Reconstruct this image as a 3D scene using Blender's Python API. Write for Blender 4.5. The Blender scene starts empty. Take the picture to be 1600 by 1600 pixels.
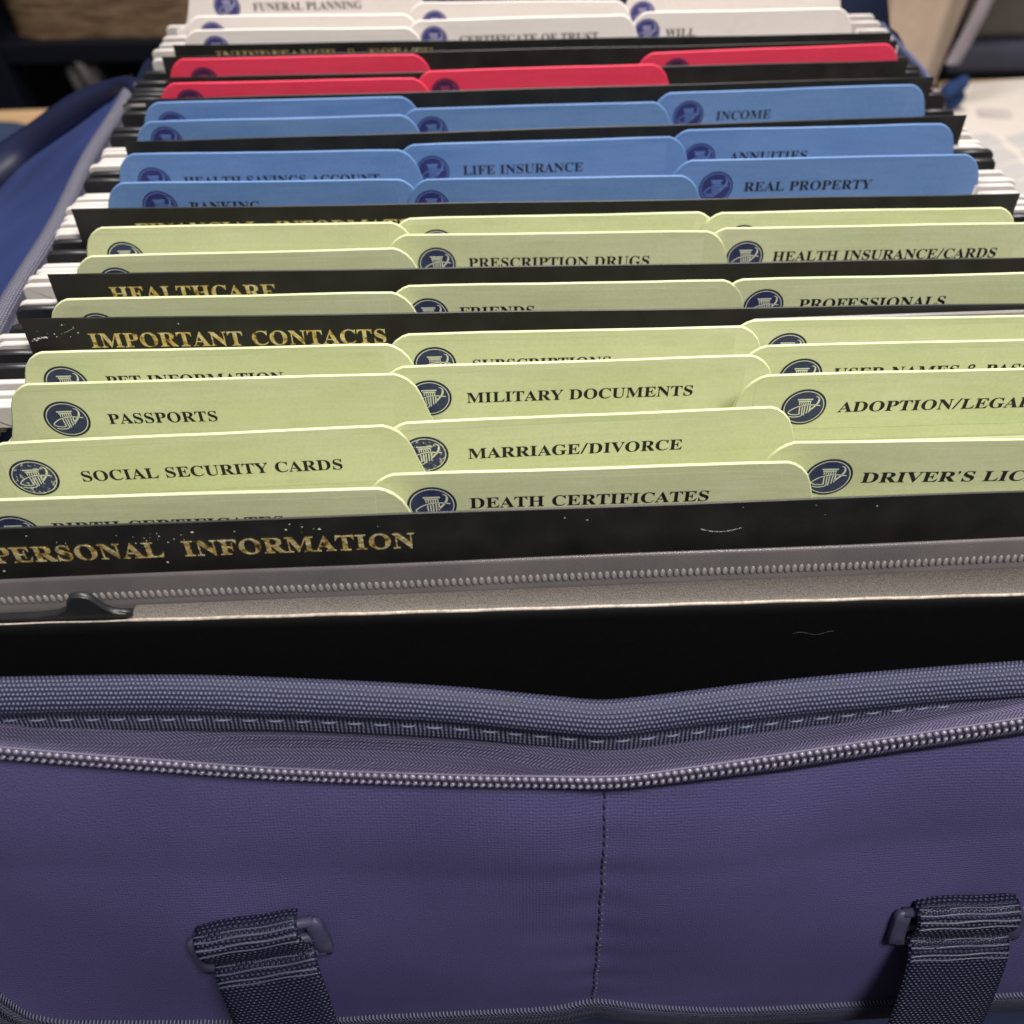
import bpy, bmesh, math, random
from mathutils import Vector, Matrix
from mathutils.geometry import tessellate_polygon

random.seed(7)
S = bpy.context.scene
COL = S.collection
MM = 0.001

# ------------------------------------------------------------------ camera
cam = bpy.data.cameras.new("camera")
cam_o = bpy.data.objects.new("camera", cam)
COL.objects.link(cam_o)
RT = Vector((0.99916064, -0.04060745, -0.00539069))
UP = Vector((0.0323424, 0.70125353, 0.71217797))
FW = Vector((0.02513949, 0.71175454, -0.70197826))
cam_o.matrix_world = Matrix(((RT.x, UP.x, -FW.x, 0.0), (RT.y, UP.y, -FW.y, 0.0), (RT.z, UP.z, -FW.z, 0.157978), (0, 0, 0, 1)))
cam.sensor_width = 36.0
cam.lens = 36.0 * 1599.1 / 1600.0
cam.clip_start = 0.01
cam.clip_end = 30.0
cam.dof.use_dof = True
cam.dof.focus_distance = 0.262
cam.dof.aperture_fstop = 15.0
S.camera = cam_o

# ------------------------------------------------------------------ light
W = bpy.data.worlds.new("World")
S.world = W
W.use_nodes = True
W.node_tree.nodes["Background"].inputs[0].default_value = (1.0, 0.95, 0.92, 1)
W.node_tree.nodes["Background"].inputs[1].default_value = 0.14
S.view_settings.view_transform = 'Standard'
S.view_settings.look = 'None'
S.view_settings.exposure = 0.0
S.view_settings.gamma = 1.0
S.view_settings.use_curve_mapping = False


def area(name, loc, target, size, power, color):
    l = bpy.data.lights.new(name, 'AREA')
    l.shape = 'DISK'
    l.size = size
    l.energy = power
    l.color = color
    o = bpy.data.objects.new(name, l)
    COL.objects.link(o)
    o.location = loc
    o.rotation_euler = (Vector(target) - Vector(loc)).to_track_quat('-Z', 'Y').to_euler()
    return o


area("room_lamp", (0.30, -0.34, 1.02), (0.03, 0.25, -0.05), 0.36, 19.0, (1.0, 0.95, 0.91))
area("ceiling_lamp", (0.10, 0.62, 1.30), (0.03, 0.3, 0.0), 0.36, 26.0, (1.0, 0.94, 0.88))

# ------------------------------------------------------------------ node helpers


def new_mat(name):
    m = bpy.data.materials.new(name)
    m.use_nodes = True
    nt = m.node_tree
    return m, nt, nt.nodes["Principled BSDF"]


def N(nt, t, **kw):
    n = nt.nodes.new(t)
    for k, v in kw.items():
        setattr(n, k, v)
    return n


def math_n(nt, op, a, b=None):
    n = nt.nodes.new('ShaderNodeMath')
    n.operation = op
    for i, v in enumerate((a, b)):
        if v is None:
            continue
        if isinstance(v, (int, float)):
            n.inputs[i].default_value = v
        else:
            nt.links.new(v, n.inputs[i])
    return n.outputs[0]


def noise(nt, scale, detail=3.0, vec=None, rough=0.5):
    n = N(nt, 'ShaderNodeTexNoise')
    n.inputs['Scale'].default_value = scale
    n.inputs['Detail'].default_value = detail
    n.inputs['Roughness'].default_value = rough
    if vec is not None:
        nt.links.new(vec, n.inputs['Vector'])
    return n.outputs['Fac']


def objco(nt, sc=(1, 1, 1)):
    tc = N(nt, 'ShaderNodeTexCoord')
    mp = N(nt, 'ShaderNodeMapping')
    mp.inputs['Scale'].default_value = sc
    nt.links.new(tc.outputs['Object'], mp.inputs['Vector'])
    return mp.outputs['Vector']


def ramp(nt, fac, stops):
    r = N(nt, 'ShaderNodeValToRGB')
    el = r.color_ramp.elements
    while len(el) < len(stops):
        el.new(0.5)
    for e, (p, c) in zip(el, stops):
        e.position = p
        e.color = (*c, 1) if len(c) == 3 else c
    nt.links.new(fac, r.inputs['Fac'])
    return r.outputs['Color']


def bump(nt, bsdf, h, strength, dist):
    b = N(nt, 'ShaderNodeBump')
    b.inputs['Strength'].default_value = strength
    b.inputs['Distance'].default_value = dist
    nt.links.new(h, b.inputs['Height'])
    nt.links.new(b.outputs['Normal'], bsdf.inputs['Normal'])
    return b


def mix(nt, fac, a, b):
    m = N(nt, 'ShaderNodeMix', data_type='RGBA')
    for sock, v in ((m.inputs[0], fac), (m.inputs[6], a), (m.inputs[7], b)):
        if isinstance(v, (int, float)):
            sock.default_value = v
        elif isinstance(v, tuple):
            sock.default_value = (*v, 1)
        else:
            nt.links.new(v, sock)
    return m.outputs[2]


def paper(name, c1, c2, rough=0.55, spec=0.3, bstr=0.25):
    m, nt, b = new_mat(name)
    v = objco(nt)
    oi = N(nt, 'ShaderNodeObjectInfo')
    off = N(nt, 'ShaderNodeVectorMath', operation='ADD')
    nt.links.new(v, off.inputs[0])
    cmb = N(nt, 'ShaderNodeCombineXYZ')
    nt.links.new(math_n(nt, 'MULTIPLY', oi.outputs['Random'], 7.0), cmb.inputs[1])
    nt.links.new(cmb.outputs[0], off.inputs[1])
    big = noise(nt, 28.0, 3.0, off.outputs[0])
    streak = N(nt, 'ShaderNodeMapping')
    streak.inputs['Scale'].default_value = (60, 500, 700)
    nt.links.new(off.outputs[0], streak.inputs['Vector'])
    st = noise(nt, 1.0, 3.0, streak.outputs['Vector'])
    fine = noise(nt, 2600.0, 4.0, v, 0.7)
    f = math_n(nt, 'ADD', math_n(nt, 'MULTIPLY', big, 0.8), math_n(nt, 'MULTIPLY', st, 0.35))
    f = math_n(nt, 'ADD', f, math_n(nt, 'MULTIPLY', fine, 0.25))
    mot = noise(nt, 1100.0, 3.0, off.outputs[0], 0.6)
    f = math_n(nt, 'ADD', f, math_n(nt, 'MULTIPLY', math_n(nt, 'SUBTRACT', mot, 0.5), 0.55))
    col = ramp(nt, f, [(0.40, c1), (1.0, c2)])
    sm = ramp(nt, noise(nt, 75.0, 4.0, off.outputs[0], 0.65), [(0.58, (0, 0, 0)), (0.78, (0.22,) * 3)])
    col = mix(nt, sm, col, tuple(x * 0.62 for x in c1))
    nt.links.new(col, b.inputs['Base Color'])
    b.inputs['Roughness'].default_value = rough
    b.inputs['Specular IOR Level'].default_value = spec
    h = math_n(nt, 'ADD', math_n(nt, 'MULTIPLY', fine, 0.5), st)
    bump(nt, b, h, bstr, 0.0002)
    return m


def plain(name, c, rough=0.5, spec=0.5, bscale=0, bstr=0.2, bdist=0.0002, var=0.15, metal=0.0):
    m, nt, b = new_mat(name)
    v = objco(nt)
    n = noise(nt, bscale or 300.0, 4.0, v, 0.6)
    d = tuple(x * (1 - var) for x in c)
    e = tuple(min(1, x * (1 + var)) for x in c)
    nt.links.new(ramp(nt, n, [(0.3, d), (0.7, e)]), b.inputs['Base Color'])
    b.inputs['Roughness'].default_value = rough
    b.inputs['Specular IOR Level'].default_value = spec
    b.inputs['Metallic'].default_value = metal
    if bscale:
        bump(nt, b, n, bstr, bdist)
    return m


def uvmm(nt):
    uv = N(nt, 'ShaderNodeUVMap')
    sp = N(nt, 'ShaderNodeSeparateXYZ')
    nt.links.new(uv.outputs[0], sp.inputs[0])
    return sp.outputs[0], sp.outputs[1], uv.outputs[0]


def weave(name, dark, light, pu, pv, bstr=0.9, dist=0.0004, rough=0.5, shift=0.5, mode='plain', spec=0.35):
    """woven cloth laid out in the mesh's own UV (millimetres of cloth)."""
    m, nt, b = new_mat(name)
    u, v, uvv = uvmm(nt)
    wob = noise(nt, 0.35, 2.0, uvv)
    u2 = math_n(nt, 'ADD', u, math_n(nt, 'MULTIPLY', wob, 0.6))
    v2 = math_n(nt, 'ADD', v, math_n(nt, 'MULTIPLY', wob, 0.5))
    row = math_n(nt, 'FLOOR', math_n(nt, 'DIVIDE', v2, pv))
    if mode == 'chevron':
        tri = math_n(nt, 'PINGPONG', v2, shift)
        ph = math_n(nt, 'ADD', u2, math_n(nt, 'MULTIPLY', tri, 1.2))
        a = math_n(nt, 'SINE', math_n(nt, 'MULTIPLY', ph, math.pi / pu))
        a = math_n(nt, 'MULTIPLY', a, a)
        c = math_n(nt, 'SINE', math_n(nt, 'MULTIPLY', v2, math.pi / pv))
        c = math_n(nt, 'ADD', math_n(nt, 'MULTIPLY', math_n(nt, 'MULTIPLY', c, c), 0.6), 0.4)
    else:
        ph = math_n(nt, 'ADD', math_n(nt, 'DIVIDE', u2, pu), math_n(nt, 'MULTIPLY', row, shift))
        a = math_n(nt, 'SINE', math_n(nt, 'MULTIPLY', ph, math.pi))
        a = math_n(nt, 'MULTIPLY', a, a)
        c = math_n(nt, 'SINE', math_n(nt, 'MULTIPLY', v2, math.pi / pv))
        c = math_n(nt, 'MULTIPLY', c, c)
        if mode == 'rib':
            c = math_n(nt, 'ADD', math_n(nt, 'MULTIPLY', c, 0.3), 0.7)
    h = math_n(nt, 'MULTIPLY', a, c)
    fz = noise(nt, 6.0, 3.0, uvv)
    f = math_n(nt, 'MULTIPLY', h, math_n(nt, 'ADD', math_n(nt, 'MULTIPLY', fz, 1.0), 0.45))
    nt.links.new(ramp(nt, f, [(0.15, dark), (0.75, light)]), b.inputs['Base Color'])  # lit yarn crowns and shaded gaps between threads painted into the colour
    b.inputs['Roughness'].default_value = rough
    b.inputs['Specular IOR Level'].default_value = spec
    bump(nt, b, h, bstr, dist)
    return m


M = {}
M['green'] = paper('green_paper', (0.50, 0.56, 0.30), (0.66, 0.68, 0.44))
M['blue'] = paper('blue_paper', (0.095, 0.195, 0.41), (0.155, 0.27, 0.51))
M['red'] = paper('red_paper', (0.68, 0.035, 0.085), (0.78, 0.06, 0.12))
M['white'] = paper('white_paper', (0.80, 0.74, 0.70), (0.87, 0.82, 0.78))
M['ink'] = plain('black_ink', (0.012, 0.012, 0.016), 0.5, 0.3, 900, 0.1)
M['white_plastic'] = plain('white_plastic', (0.52, 0.49, 0.47), 0.45, 0.4, 250, 0.15, var=0.04)
M['black_plastic'] = plain('black_plastic', (0.018, 0.018, 0.021), 0.38, 0.5, 500, 0.15)
M['metal_rod'] = plain('steel_rod', (0.6, 0.58, 0.55), 0.3, 0.5, 200, 0.1, metal=1.0)
M['dark_face'] = plain('black_panel', (0.003, 0.003, 0.0035), 0.6, 0.12, 600, 0.1)
M['edge_metal'] = plain('worn_pale_edge', (0.42, 0.37, 0.31), 0.4, 0.5, 700, 0.5, var=0.35)
M['navy_plastic'] = plain('navy_plastic', (0.045, 0.044, 0.085), 0.42, 0.4, 400, 0.12)
M['zip_bead'] = plain('navy_coil', (0.175, 0.165, 0.22), 0.20, 0.8, 600, 0.1)
M['thread'] = plain('blue_thread', (0.22, 0.25, 0.38), 0.5, 0.4, 2500, 0.5)
M['core'] = plain('dark_coil_core', (0.035, 0.030, 0.062), 0.5, 0.3, 900, 0.2)
M['cord'] = plain('lavender_cord', (0.10, 0.09, 0.15), 0.5, 0.4, 2500, 0.5)
M['dark_thread'] = plain('navy_thread', (0.02, 0.018, 0.045), 0.55, 0.3, 2500, 0.5)
M['pale_thread'] = plain('grey_thread', (0.058, 0.062, 0.10), 0.4, 0.5, 2500, 0.5)


def divider_mat():
    m, nt, b = new_mat('black_coated_card')
    v = objco(nt)
    n = noise(nt, 90, 4, v)
    fine = noise(nt, 1800, 3, v)
    nt.links.new(ramp(nt, n, [(0.3, (0.009, 0.0095, 0.009)), (0.7, (0.018, 0.018, 0.0165))]), b.inputs['Base Color'])
    nt.links.new(ramp(nt, n, [(0.3, (0.42,) * 3), (0.7, (0.52,) * 3)]), b.inputs['Roughness'])
    bump(nt, b, fine, 0.12, 0.0002)
    return m


M['divider'] = divider_mat()


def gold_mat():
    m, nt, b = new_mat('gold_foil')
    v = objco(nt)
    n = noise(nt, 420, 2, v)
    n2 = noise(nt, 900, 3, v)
    nt.links.new(ramp(nt, n, [(0.3, (0.16, 0.09, 0.03)), (0.44, (0.88, 0.62, 0.19)), (0.60, (1.0, 0.88, 0.48))]), b.inputs['Base Color'])  # bright and dark foil reflections painted into the base colour as noise
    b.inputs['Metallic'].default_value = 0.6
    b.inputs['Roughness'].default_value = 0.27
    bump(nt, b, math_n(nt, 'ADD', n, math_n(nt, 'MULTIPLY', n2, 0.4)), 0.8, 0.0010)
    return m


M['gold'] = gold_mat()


def emblem_mat(worn):
    m, nt, b = new_mat('worn_emblem_ink' if worn else 'navy_emblem_ink')
    v = objco(nt)
    n = noise(nt, 330, 3, v)
    base = ramp(nt, n, [(0.3, (0.022, 0.030, 0.085)), (0.7, (0.034, 0.042, 0.105))])
    if worn:
        w = noise(nt, 900, 3, v, 0.6)
        mask = ramp(nt, w, [(0.56, (0, 0, 0)), (0.60, (1, 1, 1))])
        base = mix(nt, mask, base, (0.40, 0.43, 0.34))
    nt.links.new(base, b.inputs['Base Color'])
    b.inputs['Roughness'].default_value = 0.45
    return m


M['emblem'] = emblem_mat(False)
M['emblem_worn'] = emblem_mat(True)
M['emblem_rim'] = plain('dark_emblem_rim', (0.012, 0.016, 0.035), 0.45, 0.4, 500, 0.1)
for k, c in (('green', (0.60, 0.63, 0.50)), ('blue', (0.12, 0.22, 0.50)), ('red', (0.30, 0.05, 0.14)), ('white', (0.42, 0.42, 0.58))):
    M['mark_' + k] = plain('pale_mark_on_' + k, c, 0.5, 0.3, 900, 0.1)
for k, c in (('blue', (0.028, 0.032, 0.14)), ('red', (0.055, 0.018, 0.06)), ('white', (0.05, 0.05, 0.20))):
    M['emblem_' + k] = plain('emblem_ink_on_' + k, c, 0.45, 0.4, 500, 0.1)


def pouch_mat():
    m, nt, b = new_mat('frosted_plastic')
    v = objco(nt)
    n = noise(nt, 60, 3, v)
    f = noise(nt, 2500, 3, v, 0.7)
    nt.links.new(ramp(nt, n, [(0.3, (0.22, 0.20, 0.205)), (0.7, (0.28, 0.255, 0.255))]), b.inputs['Base Color'])
    b.inputs['Roughness'].default_value = 0.2
    b.inputs['Transmission Weight'].default_value = 0.5
    b.inputs['IOR'].default_value = 1.35
    bump(nt, b, f, 0.25, 0.0002)
    return m


M['pouch'] = pouch_mat()


def flap_mat():
    m, nt, b = new_mat('speckled_grey_plastic')
    v = objco(nt)
    f = noise(nt, 3200, 3, v, 0.75)
    nt.links.new(ramp(nt, f, [(0.35, (0.085, 0.075, 0.066)), (0.72, (0.22, 0.195, 0.17))]), b.inputs['Base Color'])
    b.inputs['Roughness'].default_value = 0.4
    bump(nt, b, f, 0.6, 0.0004)
    return m


M['pouch_flap'] = flap_mat()
M['ridge'] = plain('ridge_plastic', (0.31, 0.285, 0.275), 0.25, 0.6, 500, 0.1)

M['binding'] = weave('binding_cloth', (0.010, 0.012, 0.034), (0.135, 0.145, 0.245), 0.94, 1.0, 0.7, 0.0005)
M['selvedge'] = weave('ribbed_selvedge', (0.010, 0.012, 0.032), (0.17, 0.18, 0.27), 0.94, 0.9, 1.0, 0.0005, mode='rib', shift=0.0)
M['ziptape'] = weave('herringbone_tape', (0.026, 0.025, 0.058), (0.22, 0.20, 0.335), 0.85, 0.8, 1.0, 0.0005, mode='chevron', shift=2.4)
M['webbing'] = weave('strap_webbing', (0.009, 0.010, 0.030), (0.036, 0.040, 0.085), 1.3, 0.95, 1.0, 0.0006, rough=0.45)
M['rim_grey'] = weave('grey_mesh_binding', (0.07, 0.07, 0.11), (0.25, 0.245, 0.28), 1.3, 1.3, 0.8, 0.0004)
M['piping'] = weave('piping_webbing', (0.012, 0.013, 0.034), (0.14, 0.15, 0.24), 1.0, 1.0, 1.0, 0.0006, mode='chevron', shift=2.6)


def panel_mat():
    m, nt, b = new_mat('coated_navy_canvas')
    u, v, uvv = uvmm(nt)
    big = noise(nt, 0.02, 3, uvv)
    f = noise(nt, 2.2, 3, uvv, 0.65)
    a = math_n(nt, 'SINE', math_n(nt, 'MULTIPLY', math_n(nt, 'ADD', u, v), math.pi / 0.8))
    c = math_n(nt, 'SINE', math_n(nt, 'MULTIPLY', math_n(nt, 'SUBTRACT', u, v), math.pi / 0.8))
    grid = math_n(nt, 'MULTIPLY', a, c)
    tone = math_n(nt, 'ADD', math_n(nt, 'MULTIPLY', big, 0.6), math_n(nt, 'MULTIPLY', f, 0.4))
    nt.links.new(ramp(nt, tone, [(0.3, (0.055, 0.049, 0.134)), (0.7, (0.082, 0.073, 0.185))]), b.inputs['Base Color'])
    b.inputs['Roughness'].default_value = 0.5
    b.inputs['Specular IOR Level'].default_value = 0.28
    patch = ramp(nt, noise(nt, 0.012, 2, uvv), [(0.40, (0.02,) * 3), (0.62, (0.15,) * 3)])
    h = math_n(nt, 'ADD', math_n(nt, 'MULTIPLY', grid, patch), f)
    bump(nt, b, h, 0.85, 0.0005)
    return m


M['panel'] = panel_mat()


def satin(name, c, c2, rough=0.35):
    m, nt, b = new_mat(name)
    v = objco(nt)
    n = noise(nt, 14, 3, v)
    f = noise(nt, 1500, 3, v)
    nt.links.new(ramp(nt, n, [(0.3, c), (0.7, c2)]), b.inputs['Base Color'])
    b.inputs['Roughness'].default_value = rough
    bump(nt, b, f, 0.15, 0.0003)
    return m


M['rim_lilac'] = plain('lilac_piping', (0.095, 0.10, 0.19), 0.5, 0.3, 900, 0.2)
M['satin_blue'] = satin('blue_lining', (0.016, 0.028, 0.105), (0.030, 0.050, 0.165), 0.5)
M['satin_dark'] = satin('navy_satin', (0.006, 0.008, 0.028), (0.011, 0.015, 0.048), 0.36)
M['wall_navy'] = satin('navy_nylon', (0.013, 0.018, 0.052), (0.02, 0.03, 0.08), 0.6)


def wood(name, c1, c2, sc):
    m, nt, b = new_mat(name)
    v = objco(nt, sc)
    n = noise(nt, 1.0, 5, v)
    nt.links.new(ramp(nt, n, [(0.3, c1), (0.7, c2)]), b.inputs['Base Color'])
    b.inputs['Roughness'].default_value = 0.45
    bump(nt, b, n, 0.15, 0.001)
    return m


M['wood'] = wood('table_wood', (0.50, 0.31, 0.16), (0.66, 0.45, 0.26), (4, 40, 40))


def wicker_mat():
    m, nt, b = new_mat('wicker')
    v = objco(nt, (18, 18, 85))
    n = noise(nt, 1.0, 5, v, 0.65)
    nt.links.new(ramp(nt, n, [(0.3, (0.07, 0.038, 0.02)), (0.5, (0.20, 0.125, 0.07)), (0.75, (0.34, 0.235, 0.14))]), b.inputs['Base Color'])
    b.inputs['Roughness'].default_value = 0.6
    bump(nt, b, n, 0.8, 0.006)
    return m


M['wicker'] = wicker_mat()
M['shelf'] = plain('dark_shelf_paint', (0.003, 0.004, 0.010), 0.5, 0.4, 20, 0.1, 0.002)
M['wall_dark'] = plain('dark_wall', (0.010, 0.010, 0.012), 0.8, 0.2, 12, 0.1, 0.002)
M['grey_cloth'] = plain('grey_cloth', (0.11, 0.105, 0.10), 0.8, 0.2, 60, 0.4, 0.003)
M['brown_cloth'] = plain('brown_cloth', (0.10, 0.062, 0.035), 0.8, 0.2, 60, 0.4, 0.003)
M['charcoal'] = plain('charcoal_plastic', (0.055, 0.048, 0.044), 0.55, 0.4, 40, 0.2, 0.001)
M['charcoal_blue'] = plain('slate_plastic', (0.040, 0.044, 0.070), 0.55, 0.4, 40, 0.2, 0.001)
M['tan'] = plain('tan_paper', (0.41, 0.33, 0.265), 0.6, 0.3, 25, 0.3, 0.004, var=0.10)
M['cord_grey'] = plain('lilac_grey_ribbon', (0.25, 0.225, 0.26), 0.5, 0.3, 60, 0.2, 0.001)
M['cobalt'] = plain('cobalt_cloth', (0.016, 0.040, 0.12), 0.8, 0.2, 60, 0.4, 0.002)
M['sheet'] = plain('cream_backing_paper', (0.74, 0.68, 0.62), 0.55, 0.3, 80, 0.2, 0.0006, var=0.03)
M['sticker'] = plain('cool_white_label', (0.57, 0.555, 0.55), 0.5, 0.3, 80, 0.1, 0.0004, var=0.03)
M['grey_print'] = plain('grey_print', (0.56, 0.51, 0.50), 0.6, 0.2, 130, 0.1, 0.0003, var=0.2)
M['mat_blue'] = plain('slate_blue_pad', (0.035, 0.055, 0.11), 0.6, 0.3, 80, 0.2, 0.0006)
M['speck'] = plain('white_scuff', (0.75, 0.74, 0.70), 0.4, 0.5, 900, 0.2)
M['clear'] = None


def clear_mat():
    m, nt, b = new_mat('clear_sleeve')
    v = objco(nt)
    n = noise(nt, 40, 2, v)
    nt.links.new(ramp(nt, n, [(0.3, (0.70, 0.66, 0.66)), (0.7, (0.80, 0.76, 0.75))]), b.inputs['Base Color'])
    b.inputs['Roughness'].default_value = 0.2
    b.inputs['Transmission Weight'].default_value = 0.75
    b.inputs['IOR'].default_value = 1.3
    return m


M['clear'] = clear_mat()

# ------------------------------------------------------------------ mesh helpers


def mesh_obj(name, verts, faces, mat, parent=None, smooth=True, uvs=None, flat_faces=(), world=False):
    me = bpy.data.meshes.new(name)
    me.from_pydata([tuple(v) for v in verts], [], faces)
    if mat is not None:
        for mm in (mat if isinstance(mat, (list, tuple)) else [mat]):
            me.materials.append(mm)
    if smooth:
        me.polygons.foreach_set('use_smooth', [True] * len(me.polygons))
        for i in flat_faces:
            me.polygons[i].use_smooth = False
    if uvs is not None:
        ul = me.uv_layers.new(name='UVMap')
        for lp in me.loops:
            ul.data[lp.index].uv = uvs[lp.vertex_index]
    me.update()
    o = bpy.data.objects.new(name, me)
    COL.objects.link(o)
    if parent is not None:
        o.parent = parent
        if world:
            t = Vector((0, 0, 0))
            p = parent
            while p is not None:
                t += p.location
                p = p.parent
            o.location = -t
    return o


def empty(name, loc, label, cat, group=None):
    o = bpy.data.objects.new(name, None)
    COL.objects.link(o)
    o.location = loc
    o.empty_display_size = 0.02
    return tag(o, label, cat, group)


def tag(o, label, cat, group=None):
    o['label'] = label
    o['category'] = cat
    if group:
        o['group'] = group
    return o


def structure(o):
    o['kind'] = 'structure'
    return o


def plate(outline, t, rnd=0.3):
    """Upright card: outline in (x, z) mm, thickness t mm along y, softly rounded edges. Returns verts (m), faces, cap indices."""
    n = len(outline)
    ar = sum(outline[i][0] * outline[(i + 1) % n][1] - outline[(i + 1) % n][0] * outline[i][1] for i in range(n))
    if ar < 0:
        outline = outline[::-1]
    nrm = []
    for i in range(n):
        p, q, r = Vector(outline[i - 1]), Vector(outline[i]), Vector(outline[(i + 1) % n])
        a, b = (q - p), (r - q)
        a = a.normalized() if a.length > 1e-9 else b.normalized()
        b = b.normalized() if b.length > 1e-9 else a
        m = Vector((a.y + b.y, -a.x - b.x))
        m = m.normalized() if m.length > 1e-6 else Vector((a.y, -a.x))
        k = max(0.6, m.dot(Vector((a.y, -a.x))))
        nrm.append(m / k)
    h = t / 2
    r = min(rnd, h)
    prof = [(-r, -h), (-0.3 * r, -h + 0.3 * r), (0, -h + r), (0, h - r), (-0.3 * r, h - 0.3 * r), (-r, h)]
    V, Fc = [], []
    for d, y in prof:
        for (x, z), m in zip(outline, nrm):
            V.append(((x + m.x * d) * MM, y * MM, (z + m.y * d) * MM))
    for k in range(len(prof) - 1):
        for i in range(n):
            j = (i + 1) % n
            Fc.append((k * n + i, k * n + j, (k + 1) * n + j, (k + 1) * n + i))
    caps = [len(Fc), len(Fc) + 1]
    tri = tessellate_polygon([[Vector((x, z, 0)) for x, z in outline]])
    c0 = len(Fc)
    top = (len(prof) - 1) * n
    for a, b, c in tri:
        A = [Vector(outline[q]) for q in (a, b, c)]
        if (A[1] - A[0]).cross(A[2] - A[0]) < 0:
            a, c = c, a
        Fc.append((a, b, c))
        Fc.append((top + c, top + b, top + a))
    return V, Fc, list(range(c0, len(Fc)))


def boxm(V, Fc, c, s, rot=None):
    b = len(V)
    for x in (-1, 1):
        for y in (-1, 1):
            for z in (-1, 1):
                p = Vector((x * s[0] / 2, y * s[1] / 2, z * s[2] / 2))
                if rot is not None:
                    p = rot @ p
                V.append(tuple(Vector(c) + p))
    for f in ((0, 1, 3, 2), (4, 6, 7, 5), (0, 4, 5, 1), (2, 3, 7, 6), (0, 2, 6, 4), (1, 5, 7, 3)):
        Fc.append(tuple(b + i for i in f))


def bevel_box(name, c, s, mat, parent=None, bev=0.004, rot=None, world=True, seg=2):
    bm = bmesh.new()
    bmesh.ops.create_cube(bm, size=1.0)
    for v in bm.verts:
        v.co = Vector((v.co.x * s[0], v.co.y * s[1], v.co.z * s[2]))
    bmesh.ops.bevel(bm, geom=list(bm.edges), offset=bev, segments=seg, affect='EDGES', profile=0.5)
    for v in bm.verts:
        p = v.co.copy()
        if rot is not None:
            p = rot @ p
        v.co = Vector(c) + p
    V = [tuple(v.co) for v in bm.verts]
    bm.verts.index_update()
    Fc = [tuple(v.index for v in f.verts) for f in bm.faces]
    bm.free()
    return mesh_obj(name, V, Fc, mat, parent, smooth=False, world=world)


def grid(P, close_u=False):
    """P[i][j] -> verts, faces."""
    nu, nv = len(P), len(P[0])
    V = [p for r in P for p in r]
    Fc = []
    for i in range(nu - (0 if close_u else 1)):
        for j in range(nv - 1):
            a, b = i, (i + 1) % nu
            Fc.append((a * nv + j, b * nv + j, b * nv + j + 1, a * nv + j + 1))
    return V, Fc


def tube(V, Fc, pts, rad, n=6, closed=False):
    b = len(V)
    m = len(pts)
    for i, p in enumerate(pts):
        p = Vector(p)
        t = (Vector(pts[min(i + 1, m - 1)]) - Vector(pts[max(i - 1, 0)])).normalized()
        s = t.cross(Vector((0.13, 0.31, 1))).normalized()
        u = s.cross(t)
        r = rad[i] if isinstance(rad, (list, tuple)) else rad
        for k in range(n):
            a = 2 * math.pi * k / n
            V.append(tuple(p + s * (r * math.cos(a)) + u * (r * math.sin(a))))
    for i in range(m - 1):
        for k in range(n):
            l = (k + 1) % n
            Fc.append((b + i * n + k, b + i * n + l, b + (i + 1) * n + l, b + (i + 1) * n + k))
    Fc.append(tuple(b + k for k in range(n))[::-1])
    Fc.append(tuple(b + (m - 1) * n + k for k in range(n)))


_ICO = None


def bead(V, Fc, c, axes):
    """small ellipsoid; axes = three vectors."""
    global _ICO
    if _ICO is None:
        bm = bmesh.new()
        bmesh.ops.create_icosphere(bm, subdivisions=2, radius=1.0)
        bm.verts.index_update()
        _ICO = ([v.co.copy() for v in bm.verts], [tuple(v.index for v in f.verts) for f in bm.faces])
        bm.free()
    b = len(V)
    for v in _ICO[0]:
        V.append(tuple(Vector(c) + axes[0] * v.x + axes[1] * v.y + axes[2] * v.z))
    Fc += [tuple(b + i for i in f) for f in _ICO[1]]


def lerp_tab(xs, ys):
    def f(x):
        if x <= xs[0]:
            i = 0
        elif x >= xs[-1]:
            i = len(xs) - 2
        else:
            i = max(k for k in range(len(xs) - 1) if xs[k] <= x)
        t = (x - xs[i]) / (xs[i + 1] - xs[i])
        if t < 0 or t > 1:
            return ys[i] + (ys[i + 1] - ys[i]) * t
        # smooth (catmull-rom)
        m0 = (ys[i + 1] - ys[max(i - 1, 0)]) / (xs[i + 1] - xs[max(i - 1, 0)])
        k = min(i + 2, len(xs) - 1)
        m1 = (ys[k] - ys[i]) / (xs[k] - xs[i])
        h = xs[i + 1] - xs[i]
        return ((2 * t ** 3 - 3 * t * t + 1) * ys[i] + (t ** 3 - 2 * t * t + t) * h * m0 + (-2 * t ** 3 + 3 * t * t) * ys[i + 1] + (t ** 3 - t * t) * h * m1)
    return f


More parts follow.
